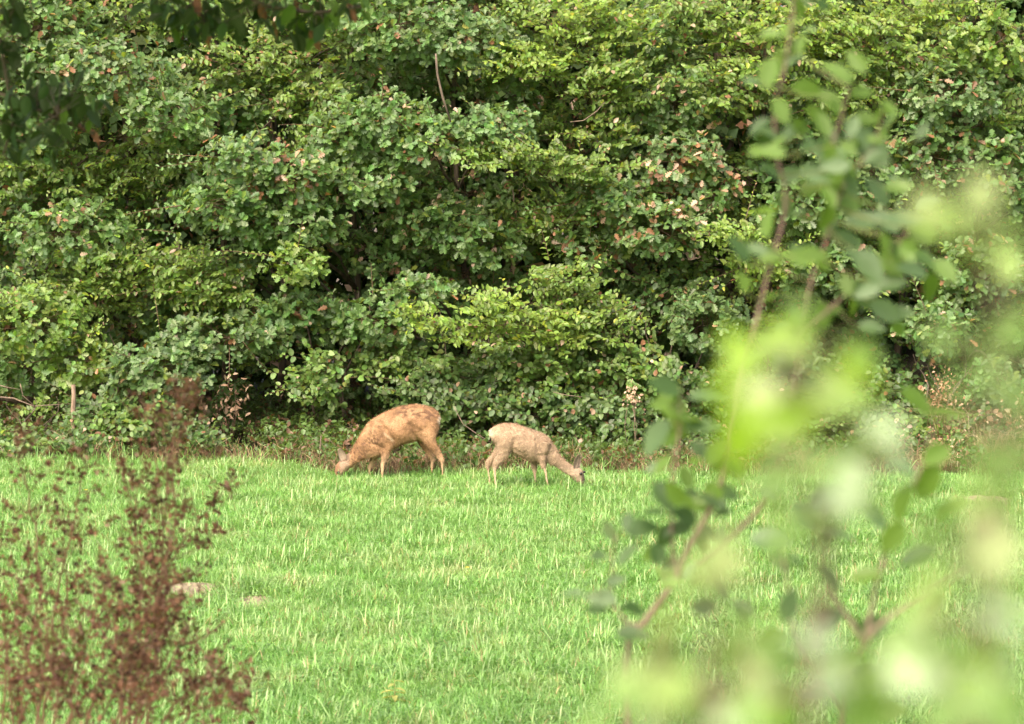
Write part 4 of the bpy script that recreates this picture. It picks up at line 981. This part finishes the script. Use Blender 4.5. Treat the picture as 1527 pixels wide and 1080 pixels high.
# ------------------------------------------------------------------ leafy shrub in front (right), soft focus
def near_plant(name, label, cat, stems, leaves, group=None, tone=None, droop=.2, tpl=OVAL, seed=1, mat=M_NEAR, root_px=None, radius=1.0):
    """stems: [(radius, [(px,py,Y),...])], the first point of the first stem continues to the ground.
       leaves: (px,py,len_px,angle_deg,colour,Y)"""
    r = np.random.default_rng(seed)
    p0 = at(*stems[0][1][0]); base = Vector((p0.x+(root_px or 0), p0.y, ground_z(p0.x, p0.y))); root = empty(name, base); tag(root, label, cat, group)
    allp = []
    for si, (rad, l) in enumerate(stems):
        pts = [at(*q) for q in l]
        if si == 0: pts = [base, base.lerp(pts[0], .5)+Vector((.02, 0, .02))]+pts
        n = len(pts); fine = []
        for i in range(n-1):
            a = pts[max(0, i-1)]; b = pts[i]; c = pts[i+1]; d = pts[min(n-1, i+2)]
            for k in range(4):
                t = k/4; fine.append(.5*((2*b)+(c-a)*t+(2*a-5*b+4*c-d)*t*t+(3*b-a-3*c+d)*t**3))
        fine.append(pts[-1]); m = len(fine); g = Geo()
        g.tube(fine, [rad*(1-.65*i/m) for i in range(m)], (.3, .2, .15), 7)
        o = link('stem', g.mesh('stem', M_STEM, True), root); o.location = -base; allp += fine
    AP = np.array([tuple(v) for v in allp]); pet = Geo(); cache = {}
    for (px, py, ln, ang, colr, Y) in leaves:
        c = at(px, py, Y+r.normal()*.04); L_ = ln/ppm(Y); a = math.radians(ang)
        # long axis mostly across the view, blade tilted to the sky
        d = Vector((math.cos(a), r.normal()*.35, math.sin(a))).normalized()
        s0 = c-d*L_*.5; s1 = c+d*L_*.5
        i0 = AP[np.argmin(((AP-np.array(s0))**2).sum(1))]; i1 = AP[np.argmin(((AP-np.array(s1))**2).sum(1))]
        if np.linalg.norm(i1-np.array(s1)) < np.linalg.norm(i0-np.array(s0)): d = -d; s0 = s1; i0 = i1
        nn = Vector((r.normal()*.35, -.75+r.normal()*.3, .65+r.normal()*.25)).normalized()
        Z = (nn-d*nn.dot(d)).normalized(); X = d.cross(Z)
        v = int(r.integers(len(tpl))); key = (colr, v)
        if key not in cache:
            gg = Geo(); gg.leaves(tpl[v], np.zeros((1, 3)), np.array([[1., 0, 0]]), np.array([[0, 1., 0]]), np.array([[0, 0, 1.]]), [1.0], np.array([NC[colr]]))
            cache[key] = gg.mesh('leaf', mat)
        o = bpy.data.objects.new('leaf', cache[key]); COL.objects.link(o); o.parent = root
        M = Matrix(((X.x, d.x, Z.x), (X.y, d.y, Z.y), (X.z, d.z, Z.z))).to_4x4()
        o.matrix_local = Matrix.Translation(s0-base) @ M @ Matrix.Scale(L_, 4)
        q = Vector(i0); q.z = q.z
        pet.tube([q, q.lerp(s0, .5)+Vector((0, 0, -.004)), s0], [.0013*radius, .001*radius, .0008*radius], (.22, .24, .10), 4)
    if pet.n: 
        o = link('petiole', pet.mesh('petiole', mat), root); o.location = -base; tag(o, kind='stuff')
    return root
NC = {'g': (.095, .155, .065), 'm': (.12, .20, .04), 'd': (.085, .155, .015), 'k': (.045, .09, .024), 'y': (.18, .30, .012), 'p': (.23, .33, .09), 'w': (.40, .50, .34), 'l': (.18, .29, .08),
      'i': (.26, .34, .23), 'x': (.035, .06, .014), 'r': (.22, .10, .05), 'v': (.33, .39, .18), 'u': (.09, .16, .03)}  # x: leaf green darkened to paint shade on the overhanging leaves
D1 = 4.1
stA = [(935, 985), (960, 930), (985, 895), (1008, 860), (1020, 828), (1050, 775), (1070, 735), (1080, 690), (1086, 640), (1104, 570), (1125, 490), (1145, 410), (1165, 340), (1172, 290), (1158, 230), (1156, 160), (1170, 100), (1182, 20), (1186, -50)]
stB = [(1008, 860), (1060, 825), (1097, 795), (1130, 760), (1150, 725), (1168, 670), (1182, 600), (1196, 500), (1210, 420), (1235, 350), (1245, 280), (1236, 230), (1250, 190), (1266, 130)]
stC = [(1008, 860), (1002, 800), (1003, 720), (1012, 650), (1015, 585)]
stD = [(950, 945), (915, 900), (912, 850), (918, 800)]
stE = [(1196, 500), (1260, 440), (1310, 400), (1350, 350), (1400, 330)]
stF = [(1236, 340), (1262, 270), (1300, 220), (1318, 165)]
S1 = [(.0052, [(a, b, D1) for a, b in stA]), (.0042, [(a, b, D1+.03) for a, b in stB]), (.003, [(a, b, D1) for a, b in stC]), (.0025, [(a, b, D1) for a, b in stD]),
      (.003, [(a, b, D1+.05) for a, b in stE]), (.0025, [(a, b, D1+.02) for a, b in stF])]
LV = [(1176, 35, 52, 85, 'm'), (1190, 12, 42, 110, 'd'), (1206, 47, 32, 10, 'g'), (1183, 73, 38, 80, 'g'), (1148, 110, 52, 75, 'm'), (1205, 130, 52, 10, 'd'), (1240, 148, 46, -50, 'd'), (1255, 105, 52, -50, 'm'), (1278, 92, 42, -50, 'd'), (1285, 138, 38, 0, 'd'),
 (1165, 165, 42, -60, 'm'), (1175, 195, 46, 60, 'g'), (1195, 190, 38, -40, 'd'), (1228, 185, 42, -70, 'm'), (1240, 200, 32, -60, 'g'), (1215, 222, 52, -30, 'g'), (1255, 228, 44, 60, 'g'), (1290, 180, 46, 0, 'd'), (1310, 180, 42, 80, 'm'), (1328, 185, 46, 60, 'g'),
 (1325, 165, 38, -60, 'd'), (1300, 225, 70, -50, 'g'), (1265, 240, 46, -30, 'd'), (1180, 262, 42, 0, 'g'), (1210, 255, 38, 10, 'g'), (1215, 278, 56, 15, 'd'), (1245, 265, 60, -80, 'm'), (1275, 275, 46, -40, 'g'), (1310, 285, 52, -45, 'g'), (1340, 280, 44, 0, 'm'), (1265, 300, 60, -30, 'm'), (1130, 228, 38, -20, 'm'),
 (1285, 330, 60, 10, 'g'), (1262, 352, 52, 0, 'g'), (1320, 330, 52, -30, 'g'), (1348, 322, 60, 20, 'g'), (1372, 342, 60, -50, 'd'), (1392, 388, 72, -10, 'm'), (1295, 390, 60, -40, 'g'), (1330, 395, 52, -30, 'd'), (1290, 440, 52, -60, 'g'), (1330, 425, 52, 10, 'g'), (1362, 402, 52, -20, 'g'), (1320, 462, 50, -30, 'g'), (1345, 468, 42, 0, 'g'), (1300, 487, 42, 0, 'g'), (1392, 430, 58, -60, 'd'), (1340, 492, 36, -70, 'm'), (1240, 345, 42, 20, 'm'), (1225, 390, 40, -60, 'd'), (1380, 300, 44, 40, 'g'), (1410, 400, 44, -40, 'm'),
 (990, 578, 56, -18, 'k'), (1002, 608, 62, -50, 'd'), (1056, 597, 64, -4, 'g'), (978, 652, 66, 50, 'g'), (1048, 635, 62, 12, 'g'), (1030, 618, 46, 20, 'd'), (1012, 640, 50, 85, 'm'), (1080, 527, 46, -60, 'g'), (1252, 580, 54, -20, 'g'), (1368, 598, 62, -32, 'd'), (1412, 621, 62, -5, 'd'), (985, 692, 36, 30, 'm'), (1038, 690, 32, 0, 'd'), (1022, 712, 40, -70, 'm'), (1128, 535, 50, 25, 'm'),
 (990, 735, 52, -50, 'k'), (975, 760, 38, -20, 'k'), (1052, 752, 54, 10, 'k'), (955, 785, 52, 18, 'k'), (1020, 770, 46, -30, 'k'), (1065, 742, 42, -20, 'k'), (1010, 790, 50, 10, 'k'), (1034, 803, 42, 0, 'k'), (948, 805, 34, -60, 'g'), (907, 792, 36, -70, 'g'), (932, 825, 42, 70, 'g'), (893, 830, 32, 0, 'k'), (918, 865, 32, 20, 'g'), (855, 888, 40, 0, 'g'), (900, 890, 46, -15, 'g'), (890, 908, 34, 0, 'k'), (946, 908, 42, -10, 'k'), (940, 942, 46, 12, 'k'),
 (1050, 905, 40, 0, 'g'), (1108, 910, 38, -30, 'k'), (1080, 880, 34, -40, 'g')]
rx_ = np.random.default_rng(5); LX = []
for st_ in (stA[10:], stB[4:], stE, stF, stA[3:9], stC):
    for i in range(len(st_)-1):
        for k in range(4):
            t = rx_.uniform(); LX.append((st_[i][0]*(1-t)+st_[i+1][0]*t+rx_.normal()*24, st_[i][1]*(1-t)+st_[i+1][1]*t+rx_.normal()*16, rx_.uniform(26, 46), rx_.uniform(-80, 80), 'gmdk'[int(rx_.integers(4))], D1+rx_.normal()*.12))
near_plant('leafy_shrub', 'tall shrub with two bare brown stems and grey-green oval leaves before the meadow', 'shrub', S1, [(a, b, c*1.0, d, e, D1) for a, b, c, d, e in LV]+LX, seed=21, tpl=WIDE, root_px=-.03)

# lower, darker twigs of a second shrub seen between the pale leaves
D2 = 3.5
S2 = [(.005, [(1250, 1100, D2), (1290, 960, D2), (1340, 910, D2), (1390, 880, D2), (1440, 850, D2)]), (.003, [(1290, 960, D2), (1240, 880, D2), (1232, 830, D2)]), (.003, [(1290, 960, D2), (1310, 860, D2), (1340, 780, D2), (1372, 700, D2), (1390, 640, D2)]), (.003, [(1250, 1060, D2), (1190, 960, D2), (1175, 880, D2), (1165, 810, D2)])]
LV2 = [(1150, 805, 62, 0, 'g'), (1162, 840, 46, -30, 'g'), (1195, 838, 44, -20, 'k'), (1175, 905, 44, 80, 'k'), (1108, 905, 38, -30, 'k'), (1240, 858, 44, -30, 'k'), (1232, 800, 46, 60, 'k'), (1238, 925, 46, 35, 'k'), (1272, 918, 42, -30, 'k'), (1300, 935, 50, 20, 'k'), (1370, 832, 54, 20, 'k'), (1330, 800, 50, 50, 'd'), (1350, 750, 60, 70, 'd'), (1300, 770, 56, -40, 'g'), (1385, 720, 60, 60, 'd'), (1395, 680, 50, 30, 'd'), (1345, 700, 48, -30, 'g'), (1260, 800, 60, -30, 'g'), (1290, 860, 46, 10, 'd'), (1210, 960, 50, 20, 'd'), (1180, 985, 54, -20, 'm'), (1150, 950, 46, 10, 'd'),
       (1250, 990, 56, 20, 'm'), (1300, 1010, 60, -30, 'k'), (1340, 960, 54, 20, 'd'), (1390, 905, 50, 40, 'd'), (1220, 1030, 60, 10, 'k'), (1160, 1040, 54, 30, 'm'), (1120, 1000, 46, -20, 'd'), (1320, 1060, 60, 10, 'd'), (1420, 760, 60, 30, 'd'), (1200, 770, 50, -60, 'g'), (1235, 745, 60, 20, 'k')]
near_plant('leafy_shrub', 'low dark-leaved shrub half hidden among the pale blurred leaves', 'shrub', S2, [(a, b, c*1.1, d, e, D2) for a, b, c, d, e in LV2], seed=22, tpl=WIDE)

# very close pale plants, far out of focus
D3 = 1.15
def blob(lst, Y, seed, k=2, size=1.0):
    r = np.random.default_rng(seed); out = []
    for (px, py, s, tone) in lst:
        for i in range(k):
            out.append((px+r.normal()*s*.28, py+r.normal()*s*.28, s*size*r.uniform(.75, 1.15), r.uniform(0, 360), tone, Y+r.normal()*.08))
    return out
B1 = [(1180, 500, 90, 'p'), (1182, 570, 100, 'v'), (1190, 640, 90, 'p'), (1110, 520, 80, 'y'), (1130, 560, 80, 'y'), (1125, 650, 120, 'y'), (1100, 680, 90, 'y'), (1240, 520, 80, 'l'), (1235, 600, 90, 'p'), (1290, 560, 70, 'y'), (1200, 700, 110, 'l'), (1150, 720, 90, 'l'), (1300, 700, 110, 'w'), (1330, 680, 80, 'w'), (1270, 650, 80, 'l'), (1275, 720, 80, 'i'), (1160, 480, 60, 'y'), (1220, 470, 60, 'l'), (1090, 620, 70, 'y'), (1250, 760, 80, 'u'), (1190, 780, 80, 'l'), (1310, 640, 60, 'u'), (1270, 590, 70, 'l'), (1160, 610, 80, 'y')]
S3 = [(.0028, [(1210, 1120, D3), (1230, 950, D3), (1225, 800, D3), (1200, 700, D3), (1185, 600, D3), (1180, 470, D3)]), (.0018, [(1225, 800, D3), (1270, 740, D3), (1310, 690, D3)]), (.0018, [(1200, 700, D3), (1150, 680, D3), (1110, 640, D3)])]
near_plant('leafy_plant', 'blurred close plant with glowing yellow-green leaves over the shrub stems', 'plant', S3, blob(B1, D3, 31, 2, .74), 'pale blurred plants very close to the viewer', seed=31, tpl=ROUND)
D4 = 1.0
B2 = [(1440, 265, 110, 'v'), (1430, 320, 100, 'p'), (1470, 360, 90, 'p'), (1490, 440, 90, 'p'), (1500, 520, 90, 'l'), (1400, 480, 60, 'l'), (1510, 600, 80, 'l'), (1480, 690, 110, 'l'), (1515, 740, 100, 'd'), (1440, 800, 120, 'v'), (1480, 850, 110, 'v'), (1400, 860, 100, 'p'), (1500, 920, 130, 'y'), (1440, 930, 130, 'w'), (1385, 945, 110, 'w'), (1520, 1000, 110, 'y'), (1460, 1010, 110, 'w'), (1400, 1050, 120, 'l'), (1500, 1070, 120, 'l'), (1340, 1060, 110, 'l'), (1460, 740, 80, 'p'), (1380, 790, 80, 'u'), (1510, 820, 90, 'v'), (1350, 900, 80, 'p'), (1300, 960, 90, 'l'), (1440, 1000, 100, 'l'), (1360, 990, 100, 'w'), (1510, 960, 90, 'u'), (1470, 1070, 100, 'u'), (1400, 620, 60, 'u'), (1520, 680, 80, 'u'), (1460, 560, 60, 'l'), (1420, 1000, 80, 'y')]
S4 = [(.003, [(1470, 1130, D4), (1480, 950, D4), (1490, 750, D4), (1500, 560, D4), (1470, 380, D4), (1440, 260, D4)]), (.002, [(1480, 950, D4), (1420, 920, D4), (1380, 940, D4)]), (.002, [(1490, 750, D4), (1440, 800, D4)])]
near_plant('leafy_plant', 'tallest blurred pale plant at the frame edge, reaching up to the oak sprays', 'plant', S4, blob(B2, D4, 32, 2, .68), 'pale blurred plants very close to the viewer', seed=32, tpl=ROUND)
D5 = 1.05
B3 = [(1060, 840, 100, 'v'), (1050, 870, 70, 'p'), (1000, 950, 100, 'v'), (1085, 960, 90, 'v'), (960, 1000, 90, 'p'), (920, 1040, 100, 'l'), (1030, 1020, 100, 'p'), (1100, 1040, 100, 'w'), (1180, 1060, 100, 'l'), (1240, 1020, 90, 'i'), (1290, 1060, 90, 'l'), (1150, 990, 80, 'l'), (980, 1070, 100, 'l'), (1330, 1010, 80, 'w'), (1060, 1070, 90, 'l'), (1210, 960, 70, 'i'), (940, 1060, 90, 'w'), (900, 1075, 70, 'l'), (1140, 1070, 90, 'y'), (1270, 980, 70, 'u'), (1180, 1010, 90, 'u'), (1010, 1000, 80, 'p'), (1120, 950, 70, 'l'), (1300, 1040, 90, 'y'), (1240, 1070, 90, 'u'), (980, 1030, 80, 'v'), (1080, 1010, 90, 'l')]
S5 = [(.0028, [(1060, 1180, D5), (1055, 1060, D5), (1058, 960, D5), (1060, 850, D5)]), (.002, [(1055, 1060, D5), (1010, 1000, D5), (995, 950, D5)]), (.002, [(1055, 1060, D5), (1100, 1010, D5), (1090, 960, D5)]), (.002, [(1055, 1060, D5), (1150, 1040, D5), (1240, 1020, D5), (1330, 1010, D5)])]
near_plant('leafy_plant', 'lowest blurred pale plant, cream heads along the bottom edge beside the grass', 'plant', S5, blob(B3, D5, 33, 2, .70), 'pale blurred plants very close to the viewer', seed=33, tpl=ROUND)

# ------------------------------------------------------------------ near tree overhead on the left: leaves hang into the frame
YT = 9.0; tb = Vector((-1.75, 6.2, ground_z(-1.75, 6.2))); root = empty('overhanging_tree', tb)
tag(root, 'near tree whose dark shaded leaves hang down into the top corner', 'tree')
g = Geo(); tp_ = [tb, tb+Vector((.03, .02, 1.0)), tb+Vector((.0, .0, 2.2)), tb+Vector((.1, -.05, 3.4)), tb+Vector((.05, 0, 4.6))]
g.tube(tp_, [.13, .10, .085, .07, .04], TWIG, 10); o = link('trunk', g.mesh('trunk', M_BARK, True), root); o.location = -tb
AX = []
for l, rr in (([(-340, 60), (-120, 90), (0, 140), (70, 170), (140, 200)], .012), ([(-340, -60), (-60, 10), (0, 60), (20, 180), (5, 230)], .009), ([(-300, -260), (0, -150), (230, -60), (330, -20), (400, 10), (470, 20), (540, 10)], .014), ([(-60, -160), (100, -80), (250, -40), (300, 20), (310, 50)], .008)):
    pts = [at(a, b, YT) for a, b in l]; pts = [Vector((tb.x, tb.y, pts[0].z-.1))]+pts; g = Geo()
    g.tube(pts, [rr*(1-.75*i/len(pts)) for i in range(len(pts))], TWIG, 6); o = link('branch', g.mesh('branch', M_BARK, True), root); o.location = -tb; AX += pts
LV3 = []
r = np.random.default_rng(77)
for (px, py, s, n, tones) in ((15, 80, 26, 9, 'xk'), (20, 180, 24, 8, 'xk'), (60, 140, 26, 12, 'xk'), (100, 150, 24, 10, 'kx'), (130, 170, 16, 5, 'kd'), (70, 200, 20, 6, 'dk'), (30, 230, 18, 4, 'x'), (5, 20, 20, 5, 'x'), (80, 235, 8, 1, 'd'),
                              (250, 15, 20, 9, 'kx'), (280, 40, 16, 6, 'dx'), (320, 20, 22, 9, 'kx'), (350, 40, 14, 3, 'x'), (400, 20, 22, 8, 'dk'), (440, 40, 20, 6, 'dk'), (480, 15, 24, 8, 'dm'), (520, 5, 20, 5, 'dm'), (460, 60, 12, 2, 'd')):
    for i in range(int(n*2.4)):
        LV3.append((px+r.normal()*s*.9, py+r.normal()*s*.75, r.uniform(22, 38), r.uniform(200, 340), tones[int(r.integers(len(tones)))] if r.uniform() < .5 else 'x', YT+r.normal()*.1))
for (px, py, a) in ((140, 205, -60), (85, 165, -80), (118, 188, -70), (305, 60, -65), (440, 15, -85), (470, 60, -60), (525, 20, -70), (392, 20, -80), (295, 10, -80), (408, 45, -75)):
    LV3.append((px, py, 34, a, 'r', YT))
AP = np.array([tuple(v) for v in AX]); cache = {}; pet = Geo()
dense = []
for i in range(len(AX)-1):
    for k in range(8): dense.append(AX[i].lerp(AX[i+1], k/8))
AP = np.array([tuple(v) for v in dense])
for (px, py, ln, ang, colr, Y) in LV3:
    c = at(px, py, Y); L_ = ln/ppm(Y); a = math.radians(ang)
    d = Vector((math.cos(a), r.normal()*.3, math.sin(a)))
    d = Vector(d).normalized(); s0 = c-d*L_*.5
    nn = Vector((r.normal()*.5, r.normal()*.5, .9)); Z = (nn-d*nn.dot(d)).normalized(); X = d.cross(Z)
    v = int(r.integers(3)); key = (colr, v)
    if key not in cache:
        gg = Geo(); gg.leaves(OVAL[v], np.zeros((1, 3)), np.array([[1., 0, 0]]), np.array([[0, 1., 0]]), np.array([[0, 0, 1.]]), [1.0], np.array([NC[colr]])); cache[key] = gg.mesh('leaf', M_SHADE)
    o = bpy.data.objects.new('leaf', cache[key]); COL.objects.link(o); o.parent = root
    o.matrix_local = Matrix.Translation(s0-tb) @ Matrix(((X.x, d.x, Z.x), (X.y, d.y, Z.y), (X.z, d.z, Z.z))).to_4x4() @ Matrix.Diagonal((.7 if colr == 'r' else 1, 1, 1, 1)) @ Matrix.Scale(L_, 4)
    i0 = Vector(AP[np.argmin(((AP-np.array(s0))**2).sum(1))]); pet.tube([i0, i0.lerp(s0, .5), s0], [.002, .0015, .001], TWIG, 3)
o = link('twigs', pet.mesh('twigs', M_BARK), root); o.location = -tb; tag(o, kind='stuff')
# unseen crown above the frame, added to shade the hanging leaves
g = Geo(); n = 12000
pos = np.stack([R.uniform(-3.2, .35, n), R.uniform(4.9, 10.2, n), R.uniform(3.45, 5.2, n)], 1)
keep = pos[:, 2] > 2.8+250/4290*pos[:, 1]+.12
pos = pos[keep]; n = len(pos); d = nrmz(R.normal(size=(n, 3))+np.array([0, 0, -.5])); nn = nrmz(R.normal(size=(n, 3))*.6+np.array([0, 0, 1]))
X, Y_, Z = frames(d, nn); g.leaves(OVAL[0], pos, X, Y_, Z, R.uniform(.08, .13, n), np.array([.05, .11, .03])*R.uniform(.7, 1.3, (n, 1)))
for k in range(8): 
    e = Vector((R.uniform(-3, .2), R.uniform(5, 7.2), R.uniform(3.6, 5))); g.tube([tp_[3], tp_[3].lerp(e, .5)+Vector((0, 0, .15)), e], [.03, .018, .006], TWIG, 5)
o = link('crown', g.mesh('crown', M_NEAR), root); o.location = -tb; tag(o, kind='stuff')

# ------------------------------------------------------------------ small weeds in the meadow
def weed(label, px, py, Y0, tone, n, hgt, cat='weed', head=None):
    Y = Y0
    for k in range(12):
        p = at(px, py, Y); e = p.z-ground_z(p.x, p.y); Y += e*Y/2.8*.8
    p = at(px, py, Y); b = Vector((p.x, p.y, ground_z(p.x, p.y))); root = empty('meadow_weed', b); tag(root, label, cat)
    g = Geo(); g.tube([(0, 0, 0), (.004, 0, hgt*.5), (0, 0, hgt)], [.003, .002, .0015], (.3, .28, .1), 4)
    link('stem', g.mesh('stem', M_DRY), root)
    for i in range(n):
        z = hgt*(.25+.75*i/n); a = i*2.4; d = Vector((math.cos(a), math.sin(a), .15)).normalized(); Z = (Vector((0, 0, 1))-d*d.z).normalized(); X = d.cross(Z)
        gg = Geo(); gg.leaves(OVAL[1], np.zeros((1, 3)), np.array([[.7, 0, 0]]), np.array([[0, 1., 0]]), np.array([[0, 0, 1.]]), [1.0], np.array([tone]))
        o = link('leaf', gg.mesh('leaf', M_LEAF), root)
        o.matrix_local = Matrix.Translation(Vector((0, 0, z))) @ Matrix(((X.x, d.x, Z.x), (X.y, d.y, Z.y), (X.z, d.z, Z.z))).to_4x4() @ Matrix.Scale(.085*(1.15-.5*i/n), 4)
    if head:
        gg = Geo()
        for k in range(10):
            a = k*.628; gg.leaves(COARSE[0], np.zeros((1, 3)), np.array([[-math.sin(a), math.cos(a), 0]]), np.array([[math.cos(a), math.sin(a), .25]]), np.array([[0, 0, 1.]]), [.018], np.array([head]))
        o = link('flower', gg.mesh('flower', M_DRY), root); o.location = (0, 0, hgt)
weed('yellowing leafy weed standing in the grass at the bottom edge', 588, 1055, 16, (.30, .31, .10), 9, .15)
weed('small yellow flower in the middle of the meadow', 697, 868, 19, (.2, .3, .06), 4, .10, 'flower', (.8, .62, .05))
weed('small yellow flower close to the dried plants', 128, 752, 24, (.2, .3, .06), 4, .12, 'flower', (.8, .65, .06))
weed('small orange-red leafy weed right of the yellow flower', 782, 886, 19, (.55, .22, .08), 4, .08)
print('scene built, objects:', len(SC.objects))
